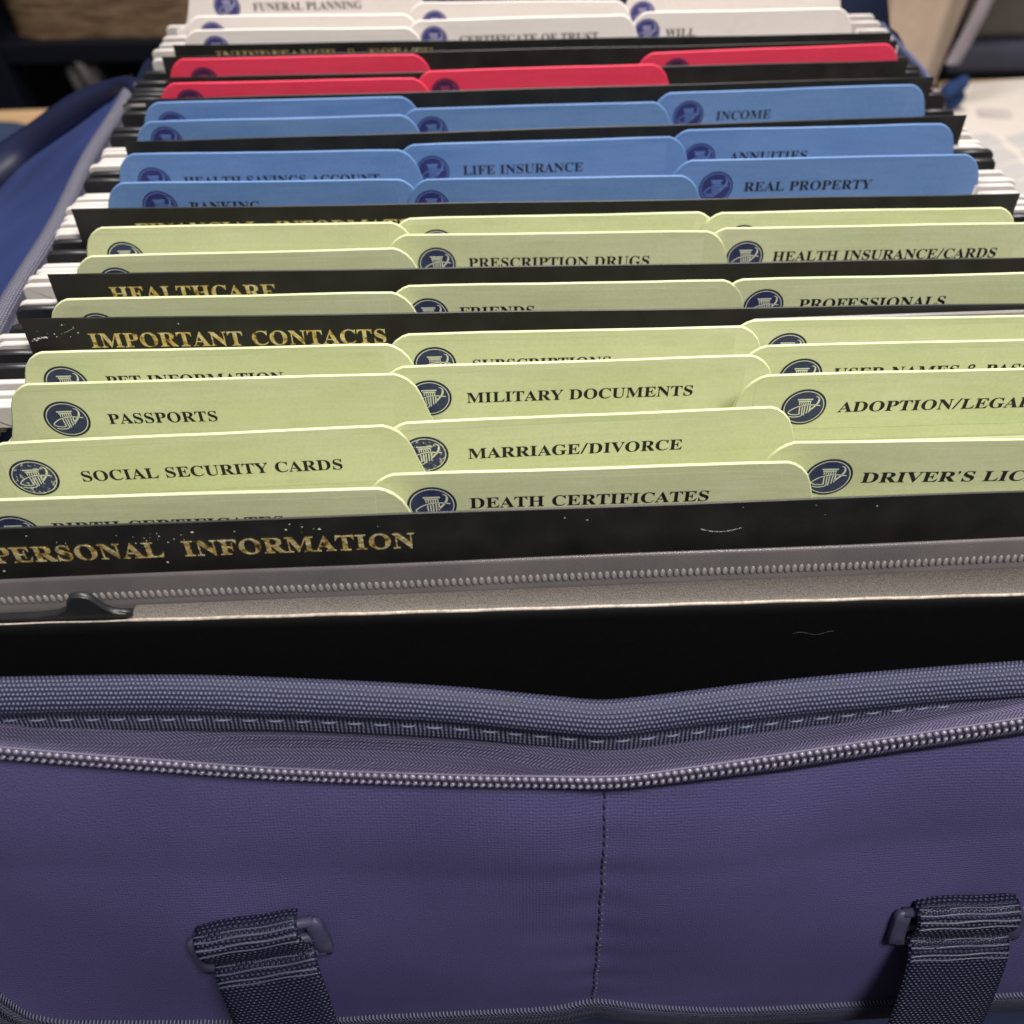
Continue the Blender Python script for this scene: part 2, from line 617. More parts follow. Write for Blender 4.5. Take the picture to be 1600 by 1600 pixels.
# ------------------------------------------------------------------ serif capitals (outlines on a 1000-unit grid)
GLYPH_SRC = {'A':(437,"-9,0 -9,18 4,19 14,24 24,30 32,41 41,55 49,75 206,466 224,465 384,87 411,34 420,25 430,20 443,18 443,0 229,0 229,18 259,21 277,30 283,46 273,81 253,132 103,132 79,71 76,59 75,48 80,32 96,21 124,18 128,18 128,0;113,161 242,161 177,319"),
'B':(443,"16,0 16,17 36,20 52,25 62,32 69,44 73,60 75,82 75,369 74,386 72,401 69,412 65,421 59,428 51,433 41,436 30,438 15,439 15,455 220,455 297,449 352,429 385,396 396,351 389,313 369,283 335,261 287,247 344,231 385,206 410,173 418,132 413,93 397,61 371,35 335,15 291,4 238,0;182,252 188,252 220,254 245,261 263,272 275,290 282,314 285,345 283,373 278,395 269,412 257,424 239,431 216,434 203,433 193,430 188,425 185,417 183,406 182,391;222,24 248,27 268,35 283,49 293,69 299,95 301,128 298,162 290,188 277,208 258,221 231,228 197,231 182,231 182,65 183,51 186,41 190,33 198,28 208,25"),
'C':(468,"257,-11 213,-7 174,3 137,20 105,43 78,71 56,104 39,142 29,184 26,228 30,273 39,314 56,351 79,384 106,412 139,435 176,452 216,462 259,465 292,463 328,454 367,440 388,435 402,439 413,449 419,465 437,465 437,308 420,308 403,347 381,380 356,407 328,427 298,439 265,443 212,430 174,389 151,321 144,226 152,138 177,74 219,36 278,24 305,26 331,33 358,45 383,61 407,81 428,106 447,89 409,45 365,14 314,-5"),
'D':(496,"20,0 20,17 39,19 53,23 63,30 69,39 73,54 74,75 74,374 72,397 68,415 61,426 50,433 35,437 15,439 15,455 222,455 278,452 328,441 370,422 405,396 433,364 452,325 464,279 468,228 453,128 408,57 333,14 228,0;222,24 262,30 295,47 319,75 333,104 343,139 349,181 351,229 343,318 319,382 279,420 223,433 208,432 197,429 190,423 185,415 183,402 182,385 182,72 183,55 185,42 190,34 197,29 208,25"),
'E':(442,"14,0 14,17 35,18 51,22 62,30 70,41 74,57 75,78 75,369 74,394 69,413 62,425 51,433 36,437 16,439 16,455 399,455 399,320 383,320 375,357 361,386 340,406 312,420 276,428 232,430 200,428 194,426 189,422 186,417 183,388 183,246 193,246 221,248 243,256 259,269 272,288 281,313 288,345 304,345 304,118 287,118 284,143 280,164 273,181 264,195 254,206 241,213 225,218 207,221 185,222 183,222 183,67 184,53 187,42 192,35 201,31 213,28 230,28 261,29 289,32 313,39 335,48 354,60 371,75 386,94 399,116 411,143 430,143 402,0"),
'F':(404,"15,0 15,17 36,20 52,26 62,34 69,45 73,62 75,84 75,375 73,396 69,412 61,423 50,430 35,435 14,439 14,455 394,455 394,320 377,320 372,345 365,367 355,385 343,400 328,412 310,420 288,426 261,430 230,431 200,429 194,428 189,425 186,421 182,398 182,247 190,247 217,250 239,257 256,270 269,289 278,314 284,347 302,347 302,118 285,118 279,154 269,181 257,200 239,213 217,221 189,224 182,224 182,81 183,66 185,53 188,43 193,34 200,28 210,24 222,20 238,18 257,17 257,0"),
'G':(508,"268,-10 222,-7 179,3 141,19 108,42 80,70 57,103 41,141 31,183 28,229 31,274 41,315 57,352 80,385 107,413 139,435 176,452 215,462 257,465 293,463 330,454 369,441 388,436 395,437 401,439 406,443 419,465 437,465 437,308 420,308 409,334 397,357 382,379 366,397 348,413 329,426 309,436 288,441 267,443 214,430 176,389 153,322 146,228 148,178 154,135 165,98 180,67 206,37 238,19 275,13 298,14 316,19 328,27 336,39 341,53 343,71 343,128 341,146 337,161 329,170 317,176 299,180 275,182 275,198 500,198 500,182 481,180 466,177 457,171 451,161 447,147 446,128 446,29 402,12 357,0 313,-8"),
'H':(523,"15,0 15,17 36,20 52,24 62,32 69,43 73,59 75,81 75,379 73,398 69,413 62,424 51,431 36,436 16,439 16,455 242,455 242,439 204,432 197,428 191,422 187,415 184,406 183,394 182,379 182,251 342,251 342,379 337,415 334,422 328,428 320,432 282,439 282,455 507,455 507,439 486,436 471,431 461,424 454,414 451,399 449,379 449,81 451,60 455,44 461,33 471,25 487,20 507,17 507,0 282,0 282,17 303,20 318,24 329,31 336,41 340,58 342,81 342,221 182,221 182,81 183,59 187,43 194,32 205,24 221,20 242,17 242,0"),
'I':(261,"13,0 13,17 34,21 50,26 61,32 69,42 74,56 75,75 75,387 74,405 70,419 63,427 52,433 36,437 13,439 13,455 244,455 244,439 223,437 207,433 196,427 188,419 184,405 183,387 183,77 187,44 192,37 198,31 206,26 246,17 246,0"),
'L':(426,"15,0 15,17 36,20 52,24 62,32 69,43 73,59 75,81 75,379 73,399 69,414 62,425 51,432 36,436 16,439 16,455 250,455 250,439 233,438 219,436 208,434 199,430 193,424 188,416 185,407 183,394 182,379 182,83 185,47 188,40 193,35 200,31 234,28 264,29 291,33 315,40 335,49 354,63 370,80 384,100 397,125 409,154 427,154 402,0"),
'M':(634,"14,0 14,17 34,20 50,24 61,32 69,43 74,58 75,79 75,382 75,396 73,407 71,416 66,423 61,428 53,432 15,439 15,455 185,455 317,142 449,455 617,455 617,439 598,436 583,430 573,423 566,412 561,397 560,378 560,85 561,68 562,54 565,43 569,34 574,28 582,23 591,20 602,18 617,17 617,0 396,0 396,17 433,25 440,29 446,36 450,44 453,54 454,68 455,83 455,399 288,0 270,0 105,389 105,80 107,57 112,41 120,30 131,23 148,19 169,17 169,0"),
'N':(494,"403,-11 107,350 107,79 108,57 112,42 119,31 129,24 145,20 167,17 167,0 18,0 18,17 33,18 45,20 54,23 61,27 67,33 71,41 74,51 75,64 76,79 76,388 36,433 18,439 18,455 156,455 391,169 391,377 390,392 389,404 386,414 382,421 376,427 369,431 331,439 331,455 480,455 480,439 459,436 443,432 433,425 427,414 423,398 422,377 422,-11"),
'O':(525,"261,-11 228,-9 198,-3 169,7 142,21 117,38 94,58 75,81 58,106 45,134 35,163 29,195 28,228 29,260 35,292 45,321 58,349 75,374 95,397 117,417 143,434 170,448 200,458 232,464 265,466 298,464 328,458 357,448 384,435 409,418 431,399 451,376 467,351 481,323 490,293 496,261 498,228 496,195 490,163 481,134 467,106 450,81 430,58 408,38 383,21 355,7 325,-3 294,-9;265,12 315,26 351,66 372,133 379,228 377,278 371,321 362,358 348,389 324,419 294,437 260,443 210,430 174,389 152,322 145,228 147,178 153,135 163,98 177,67 201,37 230,18"),
'P':(418,"15,0 15,17 36,20 52,24 62,32 69,43 73,59 75,81 75,379 73,398 69,413 62,424 51,431 36,436 16,439 16,455 214,455 265,454 306,449 336,440 357,429 375,415 390,398 400,378 407,356 409,332 404,296 390,266 367,240 334,221 292,209 242,206 182,206 182,81 183,59 187,43 194,32 205,24 221,20 242,17 242,0;182,230 201,230 231,232 255,240 272,253 283,271 290,297 292,329 290,361 285,387 275,406 261,420 241,428 216,431 204,430 195,428 189,424 185,418 183,409 182,398"),
'R':(473,"15,0 15,17 36,20 52,24 62,32 69,43 73,59 75,81 75,379 73,398 69,413 62,424 51,431 36,436 16,439 16,455 217,455 264,453 305,448 339,439 367,426 395,403 412,372 417,334 411,296 392,265 360,241 315,224 432,50 452,26 459,21 468,18 478,17 480,17 480,0 338,0 201,212 182,212 182,81 183,59 187,43 194,32 205,24 221,20 242,17 242,0;182,234 203,234 235,236 261,245 280,258 293,278 301,304 304,336 295,389 268,421 224,431 209,430 197,427 190,422 185,414 183,402 182,385"),
'S':(390,"43,-11 43,158 62,158 75,113 91,77 111,50 136,30 164,19 197,15 220,17 241,24 257,36 269,51 276,69 279,89 273,117 255,140 225,160 163,191 127,210 99,231 77,253 62,276 53,302 50,332 52,358 57,381 67,403 80,421 96,437 115,449 136,459 160,464 185,466 229,461 282,448 291,446 300,445 310,447 317,454 320,466 339,466 339,319 322,319 315,343 305,365 293,385 280,402 265,417 248,429 231,438 213,443 194,445 173,443 155,437 140,426 128,413 122,398 120,380 121,364 127,349 137,336 151,325 168,314 189,303 253,273 279,260 300,247 317,233 331,219 342,204 350,188 355,171 358,153 359,133 357,106 350,80 339,58 323,38 304,21 281,8 254,-2 225,-8 192,-10 158,-8 126,1 98,9 85,12 78,12 73,10 69,7 61,-11"),
'T':(423,"92,0 92,17 114,19 130,23 142,31 150,42 154,59 156,81 156,433 149,433 116,430 88,420 65,403 47,380 35,352 29,318 11,318 11,455 410,455 410,317 394,317 381,368 357,404 319,426 269,433 263,433 263,81 265,58 269,41 276,30 288,23 305,19 328,17 328,0"),
'U':(492,"248,-13 192,-8 147,6 114,29 91,61 78,103 73,155 73,379 72,398 68,413 61,424 50,431 35,436 15,439 15,455 240,455 240,439 202,432 195,428 189,422 185,415 181,379 181,140 183,104 191,74 203,51 221,35 245,25 275,22 326,31 363,56 385,99 392,159 392,378 391,398 387,413 379,423 368,431 351,436 328,439 328,455 474,455 474,439 456,435 442,429 433,421 427,411 424,396 422,378 422,181 420,133 412,92 398,58 380,32 346,7 302,-8"),
'V':(428,"212,-13 44,381 22,420 14,429 1,435 -14,439 -14,455 211,455 211,439 192,438 177,436 166,432 159,427 154,419 152,410 161,378 259,143 348,377 355,409 353,419 349,427 342,432 331,435 317,438 299,439 299,455 442,455 442,439 429,437 418,434 408,427 400,418 391,403 382,383 230,-13"),
'W':(611,"171,-11 32,393 27,407 21,419 15,427 8,433 -2,437 -15,439 -15,455 181,455 181,439 168,438 157,435 150,432 145,427 141,420 140,410 148,373 223,153 301,353 286,399 281,413 274,423 267,429 258,434 245,437 229,439 229,455 439,455 439,439 413,436 398,427 393,412 399,386 474,166 541,369 549,406 547,417 544,425 538,430 529,434 518,437 503,439 503,455 624,455 624,439 612,435 602,429 594,421 588,410 581,396 575,379 446,-11 428,-11 316,309 190,-11"),
'Y':(426,"101,0 101,17 122,20 138,24 148,32 155,43 159,59 161,81 161,179 46,387 35,406 24,421 14,429 1,435 -13,438 -13,455 207,455 207,438 195,438 184,437 175,435 167,432 161,428 157,423 156,416 164,392 248,226 333,366 342,382 347,396 349,408 343,424 326,435 298,438 295,438 295,455 439,455 439,438 428,435 418,431 409,424 383,392 268,203 268,81 269,59 273,43 280,32 291,24 307,20 328,17 328,0"),
'Q':(525,"378,-116 315,-108 262,-87 219,-51 187,-1 155,13 127,30 101,50 80,74 61,100 47,129 36,160 30,193 28,228 29,260 35,292 45,321 58,349 75,374 95,397 117,417 143,434 170,448 200,458 232,464 265,466 298,464 328,458 357,448 384,435 409,418 431,399 451,376 467,351 481,323 490,293 496,261 498,228 493,176 479,128 454,86 430,57 401,34 368,15 330,0 360,-45 398,-72 445,-81 459,-80 475,-77 492,-73 495,-92 455,-105 416,-113;265,12 316,26 351,66 373,133 380,228 378,278 372,321 362,358 348,389 324,419 294,437 260,443 210,430 174,389 152,322 145,228 147,178 153,135 163,98 178,67 202,37 231,18"),
'J':(330,"109,-65 88,-64 69,-60 51,-54 36,-45 22,-35 11,-22 3,-8 -2,7 -3,23 -2,38 3,50 11,61 21,68 32,73 44,75 58,73 69,69 79,62 87,52 91,41 93,28 92,18 89,8 85,-1 77,-19 80,-31 89,-38 105,-40 120,-39 131,-33 139,-25 144,-13 147,3 148,21 148,367 147,384 145,398 142,409 138,418 131,425 122,430 111,434 97,437 79,439 79,455 314,455 314,439 299,437 287,434 277,431 269,426 263,419 260,411 255,367 255,89 246,21 219,-27 173,-56"),
'K':(510,"16,0 16,17 37,20 53,24 63,32 70,43 74,59 75,81 75,379 74,398 70,413 63,424 52,432 37,436 17,439 17,455 242,455 242,439 205,432 197,428 191,422 187,415 185,406 183,394 183,379 183,234 321,373 336,391 345,406 349,418 342,430 323,436 291,439 291,455 486,455 486,439 477,439 447,434 415,419 381,395 345,361 271,285 463,46 487,25 496,21 506,19 519,17 519,0 281,0 281,17 306,18 322,21 328,24 332,29 334,34 332,42 326,53 316,66 199,214 183,198 183,81 184,59 188,43 195,32 205,24 221,20 242,17 242,0"),
'X':(471,"11,0 11,17 40,23 66,39 90,66 193,208 78,386 47,425 38,433 27,437 16,439 14,439 14,455 244,455 244,439 229,439 207,436 194,428 190,415 191,408 195,399 201,388 265,289 322,373 331,389 337,403 339,414 334,427 319,435 293,439 293,455 458,455 458,439 455,439 436,437 418,432 403,423 388,410 372,394 357,373 281,265 413,57 436,28 444,22 452,19 461,17 464,17 464,0 238,0 238,17 243,17 269,20 285,28 290,41 288,51 283,64 275,79 210,183 138,81 130,68 126,56 124,45 130,30 146,21 174,17 174,0"),
'Z':(442,"20,0 20,11 276,430 214,430 186,429 162,425 141,420 123,412 108,401 94,386 82,367 71,344 61,316 44,316 57,455 406,455 406,443 153,29 239,29 282,32 319,43 349,61 374,87 393,121 407,164 424,164 407,0"),
'/':(250,"7,0 185,480 243,480 64,0"),
'&':(492,"187,-7 144,-3 107,9 77,28 54,54 40,86 36,125 39,157 48,185 63,208 84,228 109,248 139,266 99,318 89,337 83,359 81,382 84,413 95,439 114,459 139,475 169,484 204,487 237,484 266,475 289,460 306,439 317,414 320,383 317,357 308,333 293,312 273,293 250,275 224,258 354,133 365,148 374,164 382,181 401,240 461,240 453,212 444,185 434,160 422,136 408,115 392,95 490,0 410,0 352,56 330,39 307,24 281,11 254,1 222,-5;188,293 212,308 231,322 245,336 254,350 260,366 262,383 260,399 255,412 246,423 234,432 219,437 202,439 185,437 169,432 156,424 146,413 140,399 138,383 140,367 144,352 151,338 161,324 173,309;189,46 216,47 241,52 263,60 282,70 299,81 314,93 175,229 152,215 133,200 118,185 106,169 100,150 97,127 100,104 108,84 122,68 141,56 163,48"),
}
GLYPHS = {}
for k_, (adv_, s_) in GLYPH_SRC.items():
    loops = [[tuple(map(int, p.split(','))) for p in l.split(' ')] for l in s_.split(';')]
    tris = tessellate_polygon([[Vector((x, y, 0)) for x, y in l] for l in loops])
    GLYPHS[k_] = (adv_, loops, tris)
CAP = max(y for x, y in GLYPHS['H'][1][0])
APOS = [(30, 300), (70, 340), (95, 400), (95, 440), (75, 465), (45, 465), (25, 445), (25, 415), (45, 395), (60, 392), (52, 350), (25, 318)]


def text_layout(txt):
    x = 0
    out = []
    for ch in txt:
        if ch == ' ':
            x += 205
        elif ch in "'":
            out.append((APOS, x))
            x += 150
        else:
            out.append((ch, x))
            x += GLYPHS[ch][0] + (0 if ch != 'I' else 6)
    return out, x


def text_mesh(txt, x0, x1, zbase, cap, y, depth=0.0):
    """Flat lettering facing -y (mm in, metres out); with depth it gets sides."""
    lay, wid = text_layout(txt)
    sx = (x1 - x0) / wid
    sz = cap / CAP
    V, Fc = [], []
    for g, ox in lay:
        if isinstance(g, list):
            loops = [g]
            tris = tessellate_polygon([[Vector((x, z, 0)) for x, z in g]])
        else:
            _, loops, tris = GLYPHS[g]
        pts = [p for l in loops for p in l]
        b = len(V)
        for px, pz in pts:
            V.append(((x0 + (ox + px) * sx) * MM, y * MM, (zbase + pz * sz) * MM))
        for t in tris:
            A = [Vector(pts[q]) for q in t]
            Fc.append(tuple(b + i for i in (t if (A[1] - A[0]).cross(A[2] - A[0]) > 0 else t[::-1])))
        if depth:
            b2 = len(V)
            for px, pz in pts:
                V.append(((x0 + (ox + px) * sx) * MM, (y + depth) * MM, (zbase + pz * sz) * MM))
            o = 0
            for l in loops:
                for i in range(len(l)):
                    j = (i + 1) % len(l)
                    Fc.append((b + o + i, b + o + j, b2 + o + j, b2 + o + i))
                o += len(l)
    return V, Fc


# ------------------------------------------------------------------ emblem


def zc(px, py):
    return ((px - 745 - (py - 535) * 0.16) / 555.0, (535 - py) / 430.0)


def ribbon(V, Fc, pts, w, y):
    """stroke in the emblem's own unit disc, facing -y."""
    n = len(pts)
    b = len(V)
    for i in range(n):
        p = Vector(pts[i])
        t = Vector(pts[min(i + 1, n - 1)]) - Vector(pts[max(i - 1, 0)])
        t = t.normalized() if t.length > 1e-9 else Vector((1, 0))
        nn = Vector((-t.y, t.x)) * ((w[i] if isinstance(w, list) else w) / 2)
        for q in (p + nn, p - nn):
            V.append((q.x, y, q.y))
    for i in range(n - 1):
        a = b + 2 * i
        Fc.append((a, a + 1, a + 3, a + 2))


def smooth_path(pts, k=6):
    out = []
    n = len(pts)
    for i in range(n - 1):
        p0, p1, p2, p3 = (Vector(pts[max(i - 1, 0)]), Vector(pts[i]), Vector(pts[i + 1]), Vector(pts[min(i + 2, n - 1)]))
        for j in range(k):
            t = j / k
            out.append(0.5 * ((2 * p1) + (p2 - p0) * t + (2 * p0 - 5 * p1 + 4 * p2 - p3) * t * t + (3 * p1 - p0 - 3 * p2 + p3) * t ** 3))
    out.append(Vector(pts[-1]))
    return [(v.x, v.y) for v in out]


def emblem_mesh():
    V, Fc = [], []
    Y = -1.0
    # capital of the column
    for (x0, x1, z0, z1) in ((-0.35, 0.34, 0.405, 0.475), (-0.29, 0.28, 0.30, 0.375)):
        b = len(V)
        V += [(x0, Y, z0), (x1, Y, z0), (x1, Y, z1), (x0, Y, z1)]
        Fc.append((b, b + 1, b + 2, b + 3))
    for i in range(6):
        x = -0.225 + i * 0.094
        ribbon(V, Fc, [(x, 0.315), (x, 0.14)], 0.045, Y)
    # shaft and tails
    ribbon(V, Fc, smooth_path([zc(640, 510), zc(660, 600), zc(685, 680), zc(690, 700), zc(600, 715), zc(500, 705), zc(430, 680), zc(400, 650), zc(430, 610), zc(520, 550), zc(640, 505), zc(760, 485), zc(900, 478), zc(1040, 490), zc(1150, 505)]), 0.05, Y)
    ribbon(V, Fc, smooth_path([zc(705, 510), zc(730, 620), zc(760, 735), zc(660, 765), zc(560, 770), zc(450, 745)]), 0.05, Y)
    ribbon(V, Fc, [zc(765, 505), zc(810, 735)], 0.055, Y)
    ribbon(V, Fc, [zc(832, 500), zc(865, 690)], 0.055, Y)
    ribbon(V, Fc, [zc(895, 495), zc(915, 660)], 0.06, Y)
    w = [0.02 + 0.07 * min(1, i / 12) for i in range(25)]
    pts = smooth_path([zc(940, 275), zc(1030, 310), zc(1062, 400), zc(1020, 500), zc(910, 620)])
    ribbon(V, Fc, pts, w[:len(pts)], Y)
    # thin ring
    n = 56
    b = len(V)
    for i in range(n):
        a = 2 * math.pi * i / n
        for r in (0.90, 0.86):
            V.append((r * math.cos(a), Y, r * math.sin(a)))
    for i in range(n):
        j = (i + 1) % n
        Fc.append((b + 2 * i, b + 2 * j, b + 2 * j + 1, b + 2 * i + 1))
    return V, Fc


EMB = emblem_mesh()
R_EMB = 5.85


def disc(r0, r1, y, n=56):
    V, Fc = [], []
    for i in range(n):
        a = 2 * math.pi * i / n
        V.append((r0 * math.cos(a) * MM, y * MM, r0 * math.sin(a) * MM))
    if r1 is None:
        Fc.append(tuple(range(n)))
    else:
        for i in range(n):
            a = 2 * math.pi * i / n
            V.append((r1 * math.cos(a) * MM, y * MM, r1 * math.sin(a) * MM))
        for i in range(n):
            j = (i + 1) % n
            Fc.append((i, j, n + j, n + i))
    return V, Fc


# ------------------------------------------------------------------ file folders with tabs (world millimetres)
FOLDERS = [
    ('white', 'funeral', 0, -123.5, 489.0, -23.0, 489.0, 9.6, (-108.3, -1.4), 'FUNERAL PLANNING', (-96.9, -48.4, -2.7, -3.6)),
    ('white', 'w2', 0, -123.6, 473.6, -23.5, 471.1, 0, (-112.8, -8.1), None, None),
    ('white', 'w3', 0, -121.8, 456.8, -21.8, 454.9, 0, (-108.7, -8.1), None, None),
    ('white', 'wm1', 1, -26.8, 485.7, 71.3, 482.6, 0, (-15.9, -9.1), None, None),
    ('white', 'wm2', 1, -27.4, 462.8, 71.6, 464.9, 0, (-16.1, -8.3), 'CERTIFICATE OF TRUST', (-5.2, 55.9, -7.2, -8.9)),
    ('white', 'wr1', 2, 71.0, 487.0, 167.0, 487.0, 3.4, (78.0, -7.6), None, None),
    ('white', 'will', 2, 71.1, 467.3, 167.2, 467.4, 0, (77.4, -8.4), 'WILL', (85.9, 99.2, -7.8, -8.0)),
    ('red', 'r1', 0, -121.5, 425.2, -17.7, 424.9, 0, (-108.7, -9.2), None, None),
    ('red', 'r2', 0, -120.4, 401.0, -17.3, 400.9, 0, (-109.5, -8.2), None, None),
    ('red', 'rc2', 1, -21.9, 407.4, 77.3, 409.7, 0, (-10.8, -8.9), None, None),
    ('red', 'rc3', 2, 67.8, 420.8, 174.4, 425.9, 0, (83.4, -8.8), None, None),
    ('blue', 'b1', 0, -123.0, 383.4, -21.3, 383.7, 0, (-113.4, -9.3), None, None),
    ('blue', 'b2', 0, -122.1, 366.7, -20.8, 367.8, 0, (-112.1, -7.7), None, None),
    ('blue', 'bc2', 1, -26.8, 372.6, 72.5, 374.1, 0, (-15.6, -8.8), None, None),
    ('blue', 'inc', 2, 68.8, 381.8, 172.5, 384.5, 0, (82.0, -9.2), 'INCOME', (92.7, 114.1, -9.4, -10.1)),
    ('blue', 'hsa', 0, -122.6, 341.2, -20.5, 339.3, 0, (-112.0, -10.7), 'HEALTH SAVINGS ACCOUNT', (-101.8, -33.4, -9.2, -10.3)),
    ('blue', 'bank', 0, -121.3, 320.2, -19.5, 317.7, 0, (-105.2, -8.6), 'BANKING', (-95.5, -71.9, -8.3, -8.6)),
    ('blue', 'life', 1, -26.8, 343.1, 74.1, 344.8, 0, (-15.0, -10.0), 'LIFE INSURANCE', (-4.4, 38.4, -9.4, -10.8)),
    ('blue', 'bc3', 1, -21.6, 317.4, 73.6, 315.6, 0, (-14.8, -9.5), None, None),
    ('blue', 'ann', 2, 69.9, 349.7, 171.9, 350.1, 0, (80.8, -10.7), 'ANNUITIES', (91.8, 120.2, -9.8, -10.5)),
    ('blue', 'real', 2, 67.5, 326.5, 172.1, 325.9, 0, (82.5, -10.0), 'REAL PROPERTY', (92.1, 136.5, -9.3, -10.3)),
    ('green', 'g1', 0, -121.1, 291.0, -20.8, 289.5, 0, (-110.6, -10.7), None, None),
    ('green', 'g2', 0, -120.0, 274.0, -19.4, 274.1, 0, (-108.7, -9.7), None, None),
    ('green', 'gc1', 1, -26.4, 291.8, 75.1, 291.1, 0, (-12.8, -9.7), None, None),
    ('green', 'presc', 1, -27.3, 282.0, 75.8, 279.2, 0, (-12.7, -9.9), 'PRESCRIPTION DRUGS', (-3.0, 53.5, -9.1, -9.8)),
    ('green', 'gc3', 2, 70.9, 290.5, 170.0, 289.1, 0, (84.1, -10.1), None, None),
    ('green', 'hi', 2, 70.3, 281.0, 174.0, 279.3, 0, (83.2, -10.2), 'HEALTH INSURANCE/CARDS', (91.9, 162.5, -9.2, -10.6)),
    ('green', 'c1', 0, -121.1, 251.1, -19.0, 250.0, 0, (-108.9, -10.4), None, None),
    ('green', 'friends', 1, -25.5, 253.3, 75.5, 251.7, 0, (-14.8, -9.9), 'FRIENDS', (-5.9, 16.1, -9.9, -10.3)),
    ('green', 'prof', 2, 69.7, 252.0, 171.6, 251.1, 0, (82.6, -9.1), 'PROFESSIONALS', (92.9, 136.2, -9.2, -10.3)),
    ('green', 'pet', 0, -121.1, 225.9, -19.1, 225.0, 0, (-111.8, -10.3), 'PET INFORMATION', (-101.1, -53.4, -9.4, -10.8)),
    ('green', 'pass', 0, -120.6, 212.2, -16.8, 212.0, 0, (-108.4, -11.5), 'PASSPORTS', (-98.0, -69.4, -10.6, -11.7)),
    ('green', 'subs', 1, -24.9, 229.4, 75.7, 228.7, 0, (-12.7, -10.0), 'SUBSCRIPTIONS', (-2.7, 35.8, -10.1, -11.3)),
    ('green', 'mil', 1, -25.9, 214.9, 75.9, 215.6, 0, (-14.0, -10.3), 'MILITARY DOCUMENTS', (-4.3, 56.3, -9.0, -11.5)),
    ('green', 'c500', 2, 68.5, 231.5, 169.8, 229.6, 0, (84.7, -10.0), None, None),
    ('green', 'user', 2, 69.5, 219.6, 170.0, 218.8, 0, (85.8, -10.1), 'USER NAMES & PASSWORDS', (94.5, 168.0, -9.9, -12.1)),
    ('green', 'adop', 2, 66.9, 206.9, 167.5, 206.5, 0, (83.7, -10.5), 'ADOPTION/LEGALIZATION', (93.0, 168.4, -10.4, -13.0)),
    ('green', 'soc', 0, -119.9, 189.1, -18.6, 191.7, 0, (-110.4, -11.5), 'SOCIAL SECURITY CARDS', (-99.4, -35.1, -9.9, -14.1)),
    ('green', 'marr', 1, -24.4, 192.2, 76.2, 194.3, 0, (-14.8, -10.4), 'MARRIAGE/DIVORCE', (-4.2, 49.8, -9.6, -12.8)),
    ('green', 'driv', 2, 67.7, 181.0, 165.4, 178.3, 0, (83.4, -10.7), "DRIVER'S LICENSE", (91.5, 147.9, -10.6, -11.6)),
    ('green', 'birth', 0, -117.8, 169.7, -18.6, 169.5, 0, (-108.3, -10.7), 'BIRTH CERTIFICATES', (-99.7, -46.5, -10.4, -12.8)),
    ('green', 'death', 1, -26.7, 174.0, 75.8, 174.0, 0, (-12.7, -10.0), 'DEATH CERTIFICATES', (-3.9, 53.1, -9.4, -11.9)),

]
LAB = {
 'funeral': 'white file folder lettered FUNERAL PLANNING at the back of the bag',
 'w2': 'white file folder directly in front of the FUNERAL PLANNING folder',
 'w3': 'white file folder directly behind the black divider with ampersand gold lettering',
 'wm1': 'white middle-tab folder behind the CERTIFICATE OF TRUST folder',
 'wm2': 'white file folder lettered CERTIFICATE OF TRUST, half hidden by a black divider',
 'wr1': 'white file folder behind the WILL folder',
 'will': 'white file folder lettered WILL above the black divider',
 'r1': 'red file folder covering the gold lettering of the black divider behind it',
 'r2': 'red file folder in front of the red one that covers gold lettering',
 'rc2': 'red middle-tab folder, the only red tab in its column',
 'rc3': 'red file folder in the same tab column as WILL and INCOME',
 'b1': 'blue file folder directly in front of the two stacked red tabs',
 'b2': 'blue file folder in front of another blue one, just behind a black divider',
 'bc2': 'blue middle-tab folder beside the INCOME folder, behind the black divider',
 'inc': 'blue file folder lettered INCOME above a black divider',
 'hsa': 'blue file folder lettered HEALTH SAVINGS ACCOUNT',
 'bank': 'blue file folder lettered BANKING above the FINANCIAL INFORMATION divider',
 'life': 'blue file folder lettered LIFE INSURANCE',
 'bc3': 'blue middle-tab folder directly in front of LIFE INSURANCE',
 'ann': 'blue file folder lettered ANNUITIES',
 'real': 'blue file folder lettered REAL PROPERTY',
 'g1': 'green file folder covering the FINANCIAL INFORMATION gold lettering',
 'g2': 'green file folder directly behind the HEALTHCARE divider',
 'gc1': 'green file folder directly behind PRESCRIPTION DRUGS',
 'presc': 'green file folder lettered PRESCRIPTION DRUGS',
 'gc3': 'green file folder directly behind HEALTH INSURANCE/CARDS',
 'hi': 'green file folder lettered HEALTH INSURANCE/CARDS',
 'c1': 'green file folder covering the lower half of the HEALTHCARE gold lettering',
 'friends': 'green file folder lettered FRIENDS',
 'prof': 'green file folder lettered PROFESSIONALS',
 'pet': 'green file folder lettered PET INFORMATION',
 'pass': 'green file folder lettered PASSPORTS',
 'subs': 'green file folder lettered SUBSCRIPTIONS, lettering nearly hidden',
 'mil': 'green file folder lettered MILITARY DOCUMENTS',
 'c500': 'green file folder directly behind USER NAMES, below the clear sleeve edge',
 'user': 'green file folder lettered USER NAMES, lettering nearly hidden',
 'adop': 'green file folder lettered ADOPTION/LEGALIZATION',
 'soc': 'green file folder lettered SOCIAL SECURITY CARDS with a worn emblem',
 'marr': 'green file folder lettered MARRIAGE/DIVORCE with a flaking emblem',
 'driv': "green file folder lettered DRIVER'S LICENSE",
 'birth': 'green file folder lettered BIRTH CERTIFICATES behind the PERSONAL INFORMATION divider',
 'death': 'green file folder lettered DEATH CERTIFICATES behind the PERSONAL INFORMATION divider',
}
GROUP = {'white': 'white tabbed file folders', 'red': 'red tabbed file folders', 'blue': 'blue tabbed file folders', 'green': 'green tabbed file folders'}
XL, XR = -124.5, 173.5
CAMZ = 157.978


